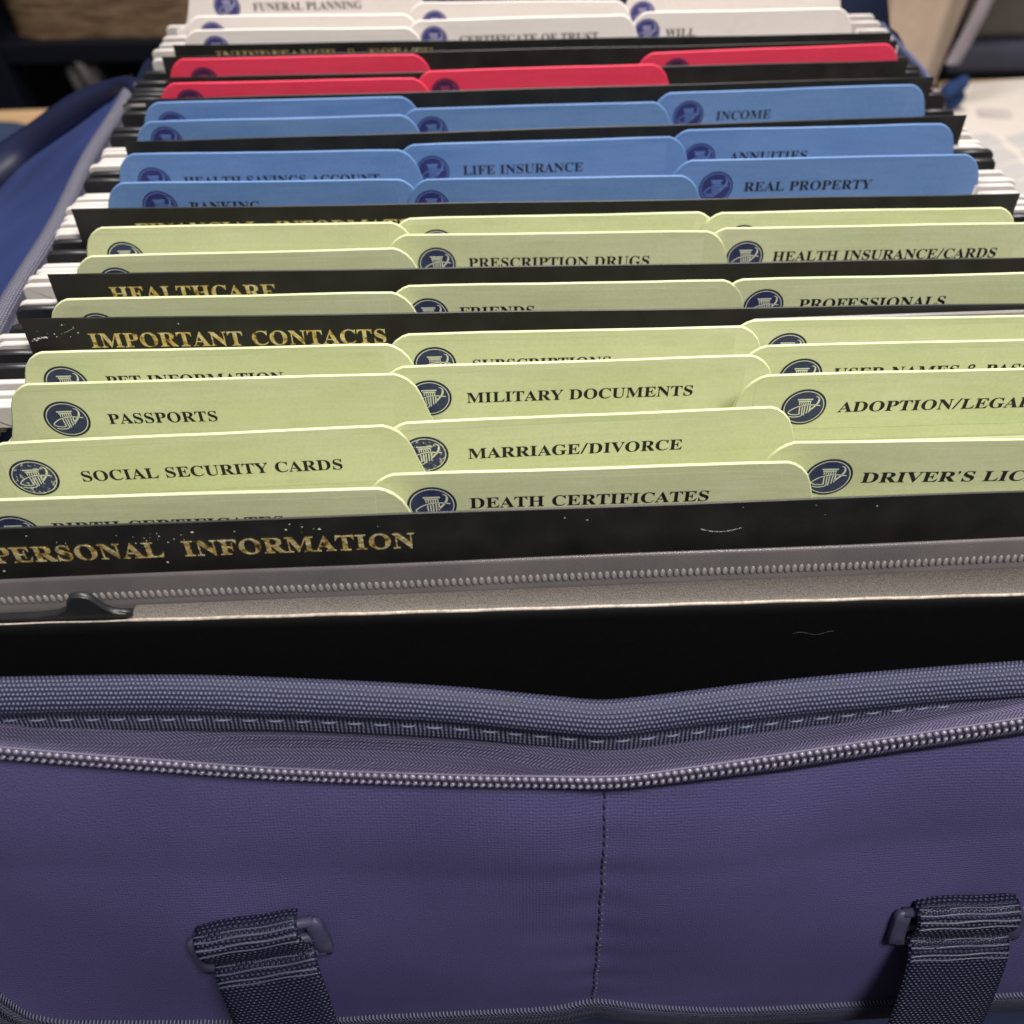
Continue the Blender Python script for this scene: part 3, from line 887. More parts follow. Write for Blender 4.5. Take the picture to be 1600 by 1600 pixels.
def tab_outline(w, xl, xr):
    """Folder leaf with its tab: x = 0..w is the tab's width at half height."""
    L = [(-9.5, -20.6), (-6.5, -19.6), (-4.2, -17.4), (-3.0, -14.0), (-1.9, -10.5), (-0.9, -7.0), (0.3, -4.2), (2.0, -2.1), (3.9, -0.7), (5.6, -0.05)]
    pts = []
    if xl < -10:
        pts += [(xl, -60), (xl, -21.6), (xl + 0.8, -20.6)]
    else:
        pts += [(-9.5, -60)]
    pts += L
    k = 9
    for i in range(1, k):
        t = i / k
        pts.append((5.6 + (w - 11.2) * t, 0.10 * math.sin(t * math.pi * 2.0 + w) + random.uniform(-0.05, 0.05)))
    pts += [(w - x, z) for x, z in L[::-1]]
    if xr > w + 10:
        pts += [(xr - 0.8, -20.6), (xr, -21.6), (xr, -60)]
    else:
        pts += [(w + 9.5, -60)]
    return pts


for (c, key, col, ax, ay, bx, by, ztop, emb, txt, tx) in FOLDERS:
    w = bx - ax
    sl = (by - ay) / w
    slc = max(-0.018, min(0.018, sl))
    mid = (ay + by) / 2
    a2, b2 = mid - slc * w / 2, mid + slc * w / 2
    za, zb = (ay - a2) * CAMZ / ay + ztop, (by - b2) * CAMZ / by + ztop
    root = empty('file_folder', (ax * MM, a2 * MM, za * MM), LAB[key], 'file folder', GROUP[c])
    root.rotation_euler = (0, -math.atan2(zb - za, w), math.atan2(b2 - a2, w))
    m = M[c]
    V, Fc, caps = plate(tab_outline(w, XL - ax, XR - ax), 0.75, 0.28)
    o = mesh_obj('tab_leaf', V, Fc, m, root, flat_faces=caps)
    V, Fc, caps = plate([(XL - ax, -60), (XL - ax, -22.8), (XL - ax + 1, -22), (XR - ax - 1, -22), (XR - ax, -22.8), (XR - ax, -60)], 0.5, 0.2)
    o = mesh_obj('front_leaf', V, Fc, m, root, flat_faces=caps)
    o.location = (0, -0.0011, 0)
    # clear protective strip stuck over the tab
    V, Fc, caps = plate([(3.2, -18), (3.2, -2.4), (w - 6.5, -2.2), (w - 6.5, -18)], 0.10, 0.05)
    o = mesh_obj('label_film', V, Fc, m, root, flat_faces=caps)
    o.location = (0, -0.00040, 0)
    if emb:
        worn = key in ('soc', 'marr')
        em = M['emblem_worn'] if worn else M.get('emblem_' + c, M['emblem'])
        V, Fc = disc(R_EMB * 0.93, None, 0)
        e = mesh_obj('emblem', V, Fc, em, root, smooth=False)
        e.location = ((emb[0] - ax) * MM, -0.00056, (emb[1] - za) * MM)
        V, Fc = disc(R_EMB, R_EMB * 0.93, 0)
        mesh_obj('rim', V, Fc, M['emblem_rim'] if c in ('green',) else em, e, smooth=False)
        V = [(x * R_EMB * MM, -0.00006, z * R_EMB * MM) for x, y, z in EMB[0]]
        mk = mesh_obj('column_mark', V, EMB[1], M['mark_' + c], e, smooth=False)
    if txt:
        zt = (emb[1] - 0.35 + {'birth': 1.8, 'pet': 0.9, 'hsa': 0.8, 'friends': 1.3, 'prof': 0.8, 'presc': 0.7, 'hi': 0.6, 'user': 1.1, 'death': 0.6, 'real': 0.4, 'bank': 0.4, 'life': 0.4, 'ann': 0.7}.get(key, 0)) - za
        V, Fc = text_mesh(txt, tx[0] - ax, tx[1] - ax, zt - 1.65, 3.3, -0.56)
        mesh_obj('lettering', V, Fc, M['ink'], root, smooth=False)

# ------------------------------------------------------------------ black index dividers
DIV = [  # left end, right end (world mm, top edge), lettering (x0, x1, top z, cap), label
 ('divider_card', (-128.5, 160.3), (174.0, 162.0), ('PERSONAL  INFORMATION', -110.6, -16.2, -6.1, 4.7), 'black divider lettered PERSONAL INFORMATION in gold, flecked with white scuffs'),
 ('divider_card', (-125.9, 241.6), (175.5, 235.2), ('IMPORTANT CONTACTS', -108.8, -26.0, -5.1, 4.6), 'black divider lettered IMPORTANT CONTACTS in gold with a scuffed corner'),
 ('divider_card', (-124.6, 264.2), (176.0, 259.0), ('HEALTHCARE', -108.3, -59.5, -4.5, 4.6), 'black divider lettered HEALTHCARE in gold'),
 ('divider_card', (-127.9, 302.8), (173.9, 297.6), ('FINANCIAL  INFORMATION', -109.4, -11.5, -5.3, 4.6), 'black divider lettered FINANCIAL INFORMATION in gold, mostly hidden'),
 ('divider_card', (-122.3, 350.4), (177.9, 356.4), None, 'plain black divider between the INCOME folder and the ANNUITIES folder'),
 ('divider_card', (-122.9, 386.2), (177.6, 390.9), None, 'plain black divider directly behind the INCOME folder'),
 ('divider_card', (-119.0, 412.0), (175.6, 413.5), None, 'plain black divider standing between two red tabs of different columns', -2.2),
 ('divider_card', (-124.7, 427.6), (175.1, 428.4), None, 'plain black divider just behind the red tabs'),
 ('divider_card', (-122.7, 440.3), (175.5, 437.2), ('INHERITANCE  &  ESTATE', -106.0, -15.7, -2.9, 4.3), 'black divider with barely visible gold lettering in front of the white folders'),
]
for nm, a, b, txt, lab, *zo in DIV:
    w = b[0] - a[0]
    root = empty(nm, (a[0] * MM, a[1] * MM, (zo[0] if zo else 0) * MM), lab, 'divider', 'black divider cards')
    root.rotation_euler = (0, 0, math.atan2(b[1] - a[1], w))
    k = 14
    top = [(w * i / k, 0.12 * math.sin(i * 1.3 + w) if 0 < i < k else 0.0) for i in range(k + 1)]
    V, Fc, caps = plate([(0, -62)] + top + [(w, -62)], 0.45, 0.2)
    mesh_obj('card', V, Fc, M['divider'], root, flat_faces=caps)
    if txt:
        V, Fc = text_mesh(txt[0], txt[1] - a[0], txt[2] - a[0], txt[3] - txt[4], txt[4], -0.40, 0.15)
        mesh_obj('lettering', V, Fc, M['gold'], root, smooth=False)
    sc, arc = [], []
    if 'PERSONAL' in lab:
        for _ in range(30):
            x = random.choice((random.uniform(20, 75), random.uniform(50, 62), random.uniform(85, 120), random.uniform(130, 240)))
            sc.append((x, random.uniform(-6.5, -1.8), random.uniform(0.05, 0.20)))
        for x, z, s in ((56, -12.6, 0.3), (19, -13.5, 0.25), (63.5, -3.3, 0.34), (84, -3.6, 0.28), (91.5, -3.8, 0.34), (151, -4.0, 0.2)):
            sc.append((x, z, s))
        for i in range(60):
            arc.append((177 + i * 0.16, -8.2 - 1.1 * math.sin(i / 59 * math.pi) + random.uniform(-0.04, 0.04), random.uniform(0.03, 0.09)))
    if 'IMPORTANT' in lab:
        for _ in range(26):
            t = random.random()
            sc.append((0.6 + 5 * t + random.uniform(-0.3, 0.3), -7.2 + 1.2 * t + random.uniform(-0.35, 0.35), random.uniform(0.08, 0.28)))
        for _ in range(12):
            sc.append((random.uniform(2, 16), random.uniform(-6, -1.5), random.uniform(0.06, 0.2)))
        for i in range(8):
            sc.append((11 + i * 0.45, -4.7 + i * 0.22, 0.09))
        sc.append((43, -2.3, 0.2))
    for nm2, marks in (('speck', sc), ('scratch', arc)):
        if not marks:
            continue
        V, Fc = [], []
        for x, z, s in marks:
            n = random.randint(4, 6)
            b0 = len(V)
            for i in range(n):
                an = 2 * math.pi * i / n
                r = s * random.uniform(0.6, 1.25)
                V.append(((x + r * math.cos(an) * 1.3) * MM, -0.00028, (z + r * math.sin(an)) * MM))
            V.append((x * MM, -0.00036, z * MM))
            for i in range(n):
                Fc.append((b0 + i, b0 + (i + 1) % n, b0 + n))
        q = mesh_obj(nm2, V, Fc, M['speck'], root, smooth=False)
        if nm2 == 'speck':
            q['kind'] = 'stuff'

# ------------------------------------------------------------------ hanging folders (rails whose hooked ends stick out at both sides)
RUNS = [
 ('w', 'beside the PASSPORTS tab', [218.7, 221.2, 223.8, 228.2]),
 ('k', 'beside the PET INFORMATION tab', [237.3, 243.2]),
 ('w', 'beside the IMPORTANT CONTACTS divider', [247.2, 250.4]),
 ('k', 'behind the IMPORTANT CONTACTS divider', [257.2, 266.0]),
 ('w', 'beside the HEALTHCARE divider', [268.4, 277.1, 280.7, 283.7, 287.0, 290.0]),
 ('k', 'behind the HEALTHCARE divider', [297.5, 305.0]),
 ('w', 'beside the BANKING tab', [308.8, 311.7, 314.7, 317.7, 321.6, 325.6, 330.0, 333.1, 336.7]),
 ('k', 'beside the HEALTH SAVINGS ACCOUNT tab', [345.3, 351.6]),
 ('w', 'beside the LIFE INSURANCE row', [356.1, 359.4, 362.6, 367.3, 371.5]),
 ('k', 'beside the rearmost blue tabs', [382.4, 388.4, 401.7]),
 ('m', 'beside the rearmost blue tabs', [407.3]),
 ('k', 'beside the red tabs', [414.5, 420.8, 426.0, 431.1, 444.0]),
 ('w', 'beside the white tabs', [457.9, 466.6, 475.6, 484.0, 493.4]),
]
ORD = ['first', 'second', 'third', 'fourth', 'fifth', 'sixth', 'seventh', 'eighth', 'ninth']
CN = {'w': 'white', 'k': 'black', 'm': 'steel'}


def rail_outline(x0, x1, h):
    o = [(x0 + 1.2, -h), (x0 + 0.2, -h + 2.4), (x0, -3.2), (x0 + 0.3, -1.5), (x0 + 1.1, -0.5), (x0 + 2.4, 0)]
    n = 12
    xa, xb = x0 + 17.5, x1 - 15.5
    mid = [(xa - 0.6, 0), (xa, -h + 0.5), (xb, -h + 0.5), (xb + 0.6, 0)]
    e = [(x0 + x1 - x, z) for x, z in o[::-1]]
    hook = [(x1 - 7, -h), (x1 - 7.6, -h + 3.0), (x1 - 12.5, -h + 3.0), (x1 - 13, -h), (x1 - 14, -h - 1.5), (x0 + 14, -h - 1.5), (x0 + 13, -h), (x0 + 12.5, -h + 3.0), (x0 + 7.6, -h + 3.0), (x0 + 7, -h)]
    return o + mid + e + hook


for kind, where, ys in RUNS:
    for i, y in enumerate(ys):
        x0 = -138.8 + random.uniform(-1.3, 1.0)
        x1 = 188.6 + random.uniform(-1.2, 1.2)
        cn = CN[kind]
        if kind == 'm':
            lab = 'thin steel hanging folder rod between black hanging folders'
        elif len(ys) == 1:
            lab = f'{cn} hanging folder rail {where}'
        else:
            lab = f'{cn} hanging folder rail, {ORD[i]} from the front of those {where}'
        root = empty('hanging_folder', (0, y * MM, -0.0115 + random.uniform(-0.0006, 0.0006)), lab, 'hanging folder', f'{cn} hanging folders {where}')
        root.rotation_euler = (0, random.uniform(-0.003, 0.003), random.uniform(-0.004, 0.004))
        if kind == 'm':
            V, Fc = [], []
            tube(V, Fc, [(x0 * MM, 0, 0), (x0 * MM + 0.004, 0, 0), (x1 * MM, 0, 0)], 0.0012, 10)
            mesh_obj('rail', V, Fc, M['metal_rod'], root)
        else:
            V, Fc, caps = plate(rail_outline(x0, x1, 10.5 if kind == 'w' else 13.0), 1.9 if kind == 'w' else 2.4, 0.45)
            mesh_obj('rail', V, Fc, M['white_plastic' if kind == 'w' else 'black_plastic'], root, flat_faces=caps)
        V, Fc, caps = plate([(-122, -60), (-122, -13), (172, -13), (172, -60)], 0.4, 0.1)
        mesh_obj('sheet', V, Fc, M['white' if kind == 'w' else 'divider'], root, flat_faces=caps)

# clear sleeve whose edge shows above one green tab
V, Fc, caps = plate([(0, -58), (0, -0.3), (0.6, 0), (100, 0.6), (104, 0.2), (104, -58)], 1.1, 0.4)
o = mesh_obj('plastic_sleeve', V, Fc, M['clear'], None, flat_faces=caps)
o.location = (0.0745, 0.2335, -0.0012)
tag(o, 'clear plastic sleeve whose edge shows in front of the IMPORTANT CONTACTS divider', 'plastic sleeve')

# ------------------------------------------------------------------ front folder and zipper pouch
pouch = empty('zipper_pouch', (0.02, 0.157, -0.06), 'translucent grey zipper pouch in front of the PERSONAL INFORMATION divider', 'pouch')
P = []
for i in range(61):
    X = -130 + 306 * i / 60
    zt = -13.3 + (X + 109.4) * 0.0112
    r = []
    for (y, z) in ((157.9, zt - 45), (157.9, zt - 0.9), (157.75, zt - 0.25), (157.4, zt), (157.0, zt - 0.2), (156.8, zt - 0.8), (156.5, zt - 4.2), (156.3, zt - 5.0), (156.3, zt - 7.0), (155.9, zt - 7.8), (155.6, zt - 8.8), (155.4, zt - 45)):
        r.append((X * MM, (y + 0.12 * math.sin(X * 0.06)) * MM, z * MM))
    P.append(r)
V, Fc = grid(P)
mesh_obj('body', V, [f[::-1] for f in Fc], M['pouch'], pouch, world=True)
V, Fc = [], []
X = -128.0
while X < 174:
    zt = -13.3 + (X + 109.4) * 0.0112
    bead(V, Fc, (X * MM, (156.2 + 0.12 * math.sin(X * 0.06)) * MM, (zt - 5.9) * MM), (Vector((0.00060, 0, 0)), Vector((0, 0.00028, 0)), Vector((0, 0, 0.00135))))
    X += 1.6
mesh_obj('zipper_ridge', V, Fc, M['ridge'], pouch, world=True)

ff = empty('front_folder', (0.02, 0.152, -0.06), 'black hanging folder at the front with a pale worn top edge', 'hanging folder')
zf = lambda X: -22.9 - (X + 84) * 0.0085
V, Fc = [], []
# front face
P = []
for i in range(31):
    X = -140 + 325 * i / 30
    P.append([(X * MM, 0.1521, (zf(X) - 0.2) * MM), (X * MM, 0.1515, (zf(X) - 0.6) * MM), (X * MM, 0.1510, (zf(X) - 3) * MM), (X * MM, 0.1495, (zf(X) - 90) * MM)])
V, Fc = grid(P)
mesh_obj('front_leaf', V, [f[::-1] for f in Fc], M['dark_face'], ff, world=True)
V, Fc = [], []
pts = [(X * MM, 0.1523 + 0.00008 * math.sin(X * 0.3), (zf(X) - 0.05) * MM) for X in range(-140, 187, 4)]
tube(V, Fc, pts, [0.00022 if p[0] < -0.083 else 0.00043 for p in pts], 8)
mesh_obj('rail', V, Fc, M['edge_metal'], ff, world=True)
# speckled inner lip behind the edge, stopping short of the notch at its end
P = []
for i in range(31):
    X = -80.8 + 268 * i / 30
    zt = -13.3 + (X + 109.4) * 0.0112
    P.append([((X - (2 if i == 0 else 0)) * MM, 0.1526, (zf(X) - 0.1) * MM), ((X - (0.8 if i == 0 else 0)) * MM, 0.1540, (zf(X) + 0.5) * MM), (X * MM, 0.1553, (zt - 8.2) * MM)])
V, Fc = grid(P)
mesh_obj('inner_leaf', V, [f[::-1] for f in Fc], M['pouch_flap'], ff, world=True)
# plastic hook beside the notch
V, Fc, caps = plate([(-145, -27), (-145, -21.6), (-102, -20.9), (-98.0, -20.4), (-95.6, -19.2), (-94.6, -16.6), (-93.6, -15.0), (-91.6, -14.6), (-89.6, -15.0), (-88.4, -16.4), (-86.8, -19.0), (-85.4, -20.3), (-83.8, -20.8), (-81.0, -20.9), (-82.6, -27)], 1.6, 0.6)
o = mesh_obj('hook', V, Fc, M['black_plastic'], ff, flat_faces=caps, world=True)
o.location = o.location + Vector((0, 0.1537, 0))
V, Fc = [], []
tube(V, Fc, [(0.0712 + i * 0.0011, 0.1497 - 0.0006, -0.0325 + 0.0006 * math.sin(i * 0.9)) for i in range(10)], 0.000035, 4)
tag(mesh_obj('lint_thread', V, Fc, M['pale_thread']), 'short pale lint thread clinging to the black front folder', 'lint')

# ------------------------------------------------------------------ the bag
bag = empty('file_bag', (0.022, 0.3, -0.27), 'open navy canvas file bag with a zipped front panel holding the folders', 'bag')
TX = [-130.2, -102.9, -67.9, -42.7, -9.3, 15.1, 23.2, 31.5, 59.1, 87.5, 116.3, 144.7, 175, 200]
TY = lerp_tab(TX, [133.5, 132.5, 131.0, 130.0, 128.0, 126.5, 126.0, 126.5, 128.0, 130.0, 131.5, 132.0, 132.5, 133])
TZ = lerp_tab(TX, [-17.8, -16.8, -16.2, -17.5, -19.7, -23.0, -23.9, -24.1, -22.3, -22.6, -22.9, -22.3, -22, -22])
BX = [-133.8, -106.3, -70.4, -44.3, -9.9, 15.1, 23.5, 32.1, 60.5, 89.5, 118.9, 147.7, 175, 200]
BZ = lerp_tab(BX, [-29.7, -30.0, -30.1, -30.6, -32.4, -35.5, -36.6, -37.2, -35.6, -35.1, -34.9, -33.5, -33, -33])
ZX = [-129.4, -104.7, -70.6, -45.0, -10.2, 14.9, 23.2, 31.7, 59.7, 87.9, 115.7, 141.9, 175, 200]
ZZ = lerp_tab(ZX, [-24.3, -29.8, -35.1, -38.6, -40.2, -40.3, -40.1, -40.5, -37.7, -34.9, -31.6, -26.1, -22, -20])
CX = 24.5


def rim_pt(X):
    return TY(X), TZ(X), BZ(X) - 0.7


xs = [-152 + 350 * i / 230 for i in range(231)]
P1, U1, P2, U2 = [], [], [], []
for X in xs:
    y, zt, zb = rim_pt(X)
    hgt = zt - zb
    puff = 0.5 * math.sin(X * 0.11) + 0.3 * math.sin(X * 0.23 + 1)
    zs = zt - hgt * 0.64
    zt -= 1.4
    prof = [(y + 2.8, zt - 22), (y + 2.7, zt - 3.0), (y + 2.1, zt - 0.9), (y + 0.8, zt), (y - 0.6, zt - 0.15), (y - 2.2, zt - 1.1), (y - 3.4 - 0.2 * puff, zt - 2.6), (y - 4.4 - 0.3 * puff, zt - 3.9), (y - 4.4 - 0.3 * puff, zt - 5.4), (y - 3.7, zs + 1.0), (y - 2.8, zs)]
    P1.append([(X * MM, a * MM, b * MM) for a, b in prof])
    d = 0
    uu = []
    for j, q in enumerate(prof):
        if j:
            d += math.hypot(q[0] - prof[j - 1][0], q[1] - prof[j - 1][1])
        uu.append((X, d))
    U1 += uu
    pr2 = [(y - 2.6, zs + 0.2), (y - 2.9, zs - 0.3), (y - 3.2, (zs + zb) / 2), (y - 3.6, zb + 0.25), (y - 3.5, zb), (y - 3.1, zb - 0.05), (y - 2.4, zb + 0.6)]
    P2.append([(X * MM, a * MM, b * MM) for a, b in pr2])
    d = 0
    for j, q in enumerate(pr2):
        if j:
            d += math.hypot(q[0] - pr2[j - 1][0], q[1] - pr2[j - 1][1])
        U2.append((X, d))
V, Fc = grid(P1)
mesh_obj('rim_binding', V, [f[::-1] for f in Fc], M['binding'], bag, uvs=U1, world=True)
V, Fc = grid(P2)
mesh_obj('binding_selvedge', V, [f[::-1] for f in Fc], M['selvedge'], bag, uvs=U2, world=True)
V, Fc = [], []
X = -150.0
while X < 196:
    L = random.uniform(3.3, 4.0)
    pts = []
    for i in range(5):
        x = X + L * i / 4
        y, zt, zb = rim_pt(x)
        zs = zt - 1.4 - (zt - zb) * 0.64
        dip = 0.25 * math.sin(math.pi * i / 4)
        pts.append((x * MM, (y - 3.25 - dip) * MM, (zs - 0.1 + 0.12 * (i - 2) / 2) * MM))
    tube(V, Fc, pts, [0.00006, 0.00013, 0.00015, 0.00013, 0.00006], 6)
    X += L + random.uniform(1.7, 2.3)
mesh_obj('rim_stitching', V, Fc, M['thread'], bag, world=True)


def zip_pt(X):
    return TY(X) - 9.0, ZZ(X)


# zipper tape above the teeth, and the narrow strip below them
P, U = [], []
for X in xs:
    y, zt, zb = rim_pt(X)
    yz, zz = zip_pt(X)
    zb2 = max(zb + 1.0, zz + 1.2)
    pr = []
    for j in range(7):
        t = j / 6
        be = min(1.0, max(0.0, (zb2 - zz - 3.2) / 4.0))
        pr.append((y - 2.2 + (yz + 0.4 - (y - 2.2)) * t ** (0.8 + 1.1 * be), zb2 + (zz + 0.3 - zb2) * (1 - (1 - t) ** (1 + 1.2 * be))))
    P.append([(X * MM, a * MM, b * MM) for a, b in pr])
    d = 0
    for j, q in enumerate(pr):
        if j:
            d += math.hypot(q[0] - pr[j - 1][0], q[1] - pr[j - 1][1])
        U.append((X, d))
V, Fc = grid(P)
mesh_obj('zipper_tape', V, [f[::-1] for f in Fc], M['ziptape'], bag, uvs=U, world=True)
P, U = [], []
for X in xs:
    yz, zz = zip_pt(X)
    wd = 1.2 + 2.6 * min(1, max(0, (X - 5) / 60))
    pr = [(yz - 0.1, zz + 0.4), (yz - 0.5, zz - 0.6), (yz - 0.8, zz - 1.2), (yz - 1.0, zz - 1.2 - wd * 0.5), (yz - 0.9, zz - 1.2 - wd), (yz + 0.2, zz - 1.1 - wd)]
    P.append([(X * MM, a * MM, b * MM) for a, b in pr])
    for j, q in enumerate(pr):
        U.append((X, j * 0.6))
V, Fc = grid(P)
mesh_obj('lower_zipper_tape', V, [f[::-1] for f in Fc], M['ziptape'], bag, uvs=U, world=True)
V, Fc = [], []
X = -150.0
i = 0
while X < 196:
    yz, zz = zip_pt(X)
    y2, z2 = zip_pt(X + 1)
    t = Vector((1, y2 - yz, z2 - zz)).normalized()
    nrm = Vector((0, -0.80, 0.60))
    nrm = (nrm - t * nrm.dot(t)).normalized()
    up = nrm.cross(t)
    if up.z < 0:
        up = -up
    c = Vector((X, yz - 0.7, zz)) * MM
    bead(V, Fc, c + up * 0.00082 + t * 0.0001 + nrm * 0.0006, (t * 0.00072, up * 0.00068, nrm * 0.00068))
    bead(V, Fc, c - up * 0.00095 + t * 0.00060, (t * 0.00062 + up * 0.00022, up * 0.00050, nrm * 0.00055))
    bead(V, Fc, c - up * 0.00015 + t * 0.00025 - nrm * 0.0001, (t * 0.00026, up * 0.00090 - t * 0.0003, nrm * 0.00042))
    X += 1.63
    i += 1
mesh_obj('zipper_teeth', V, Fc, M['zip_bead'], bag, world=True)
V, Fc = [], []
tube(V, Fc, [(X * MM, (zip_pt(X)[0] - 0.30) * MM, (zip_pt(X)[1] - 0.1) * MM) for X in xs], 0.0009, 8)
mesh_obj('zipper_core', V, Fc, M['core'], bag, world=True)
# cord edge running along the top of the teeth
V, Fc = [], []
pts = []
for X in xs:
    yz, zz = zip_pt(X)
    pts.append((X * MM, (yz - 0.4) * MM, (zz + 1.75) * MM))
tube(V, Fc, pts, 0.00028, 6)
mesh_obj('zipper_cord', V, Fc, M['cord'], bag, world=True)

# front panel
PX0, PX1, RC = -131.0, 190.0, 18.0
BOT = lerp_tab([-140, -121.5, -83.3, -49.4, -32.1, 11.3, 28.7, 48.6, 65.3, 101.3, 146.6, 190], [-128, -129.0, -131.9, -134.2, -133.5, -133.1, -131.9, -137.0, -140.0, -139.4, -138.0, -137])


def pan_bot(X):
    z = BOT(X)
    for e, s in ((PX0, 1), (PX1, -1)):
        d = (X - e) * s
        if d < RC:
            z += RC - math.sqrt(max(0, RC * RC - (RC - d) ** 2))
    return z


def pan_y(X, z):
    yz, zz = zip_pt(X)
    t = max(0.0, min(1.0, (zz - 1.5 - z) / (zz - 1.5 + 133.0)))
    y = (yz + 2.6) * (1 - t) + 103.0 * t - 1.4 * math.sin(math.pi * min(1.0, t * 3.0)) * (1 if t < 0.33 else 0)
    y -= 5.0 * math.sin(math.pi * min(1, t * 1.0)) * (0.65 + 0.35 * math.cos((X - CX) / 95.0))
    y += 1.6 * math.exp(-((X - CX) / 7.0) ** 2) * (1 - 0.4 * t)
    y += (0.9 * math.sin(X * 0.045 + z * 0.05) + 0.35 * math.sin(X * 0.11 - z * 0.07)) * math.sin(math.pi * t)
    y -= 0.25 * math.sin(z * 0.55) * math.exp(-abs(X - CX) / 9.0)
    return y


nX, nZ = 150, 44
P, U = [], []
for i in range(nX + 1):
    f = i / nX
    X = PX0 + (PX1 - PX0) * (0.5 - 0.5 * math.cos(math.pi * f)) if (f < 0.0 or f > 1) else PX0 + (PX1 - PX0) * f
    if i == 0:
        X += 0.15
    if i == nX:
        X -= 0.15
    zz = zip_pt(X)[1] - 1.6
    zb = pan_bot(X)
    r = []
    for j in range(nZ + 1):
        z = zz + (zb - zz) * j / nZ
        r.append((X * MM, pan_y(X, z) * MM, z * MM))
        U.append((X, z))
    P.append(r)
V, Fc = grid(P)
mesh_obj('front_panel', V, [f[::-1] for f in Fc], M['panel'], bag, uvs=U, world=True)

# woven piping along the lower edge of the panel
path = []
for i in range(60):
    X = PX0 + (PX1 - PX0) * i / 59
    path.append((X, pan_bot(X)))
left = [(PX0, z) for z in (-70, -85, -100, -108)]
right = [(PX1, z) for z in (-108, -100, -85, -70)]
fine = []
path = left + [p for p in path if True] + right
pp = smooth_path(path, 4)
P, U = [], []
d = 0
for i, (X, z) in enumerate(pp):
    a, b = Vector(pp[max(i - 1, 0)]), Vector(pp[min(i + 1, len(pp) - 1)])
    t = (b - a).normalized() if (b - a).length > 1e-6 else Vector((1, 0))
    n2 = Vector((t.y, -t.x))
    if i:
        d += (Vector(pp[i]) - Vector(pp[i - 1])).length
    r = []
    for j, (off, out) in enumerate(((-0.9, -0.5), (-0.8, 0.9), (-0.2, 1.5), (1.8, 1.7), (4.5, 1.6), (9.8, 1.3), (12.6, 0.3), (12.4, -1.5))):
        x2, z2 = X + n2.x * off, z + n2.y * off
        r.append((x2 * MM, (pan_y(max(PX0, min(PX1, X)), z) - out) * MM, z2 * MM))
        U.append((d, off))
    P.append(r)
V, Fc = grid(P)
mesh_obj('panel_piping', V, [f[::-1] for f in Fc], M['piping'], bag, uvs=U, world=True)

# seam down the middle of the panel
V, Fc = [], []
V2, F2 = [], []
z = -44.0
while z > -131:
    x = CX + 0.1 * math.sin(z * 0.4)
    L = random.uniform(1.9, 2.4)
    tube(V, Fc, [(x * MM, (pan_y(x, z) - 0.05) * MM, z * MM), ((x - 0.12) * MM, (pan_y(x, z - L / 2) - 0.28) * MM, (z - L / 2) * MM), (x * MM, (pan_y(x, z - L) - 0.05) * MM, (z - L) * MM)], 0.00026, 6)
    bead(V2, F2, ((x + 0.55) * MM, (pan_y(x, z - L) - 0.05) * MM, (z - L - 0.1) * MM), (Vector((0.00034, 0, 0.0001)), Vector((0, 0.00016, 0)), Vector((0, 0, 0.00017))))
    z -= L + 0.55
mesh_obj('seam_stitching', V, Fc, M['dark_thread'], bag, world=True)
mesh_obj('seam_thread_knot', V2, F2, M['cord'], bag, world=True)


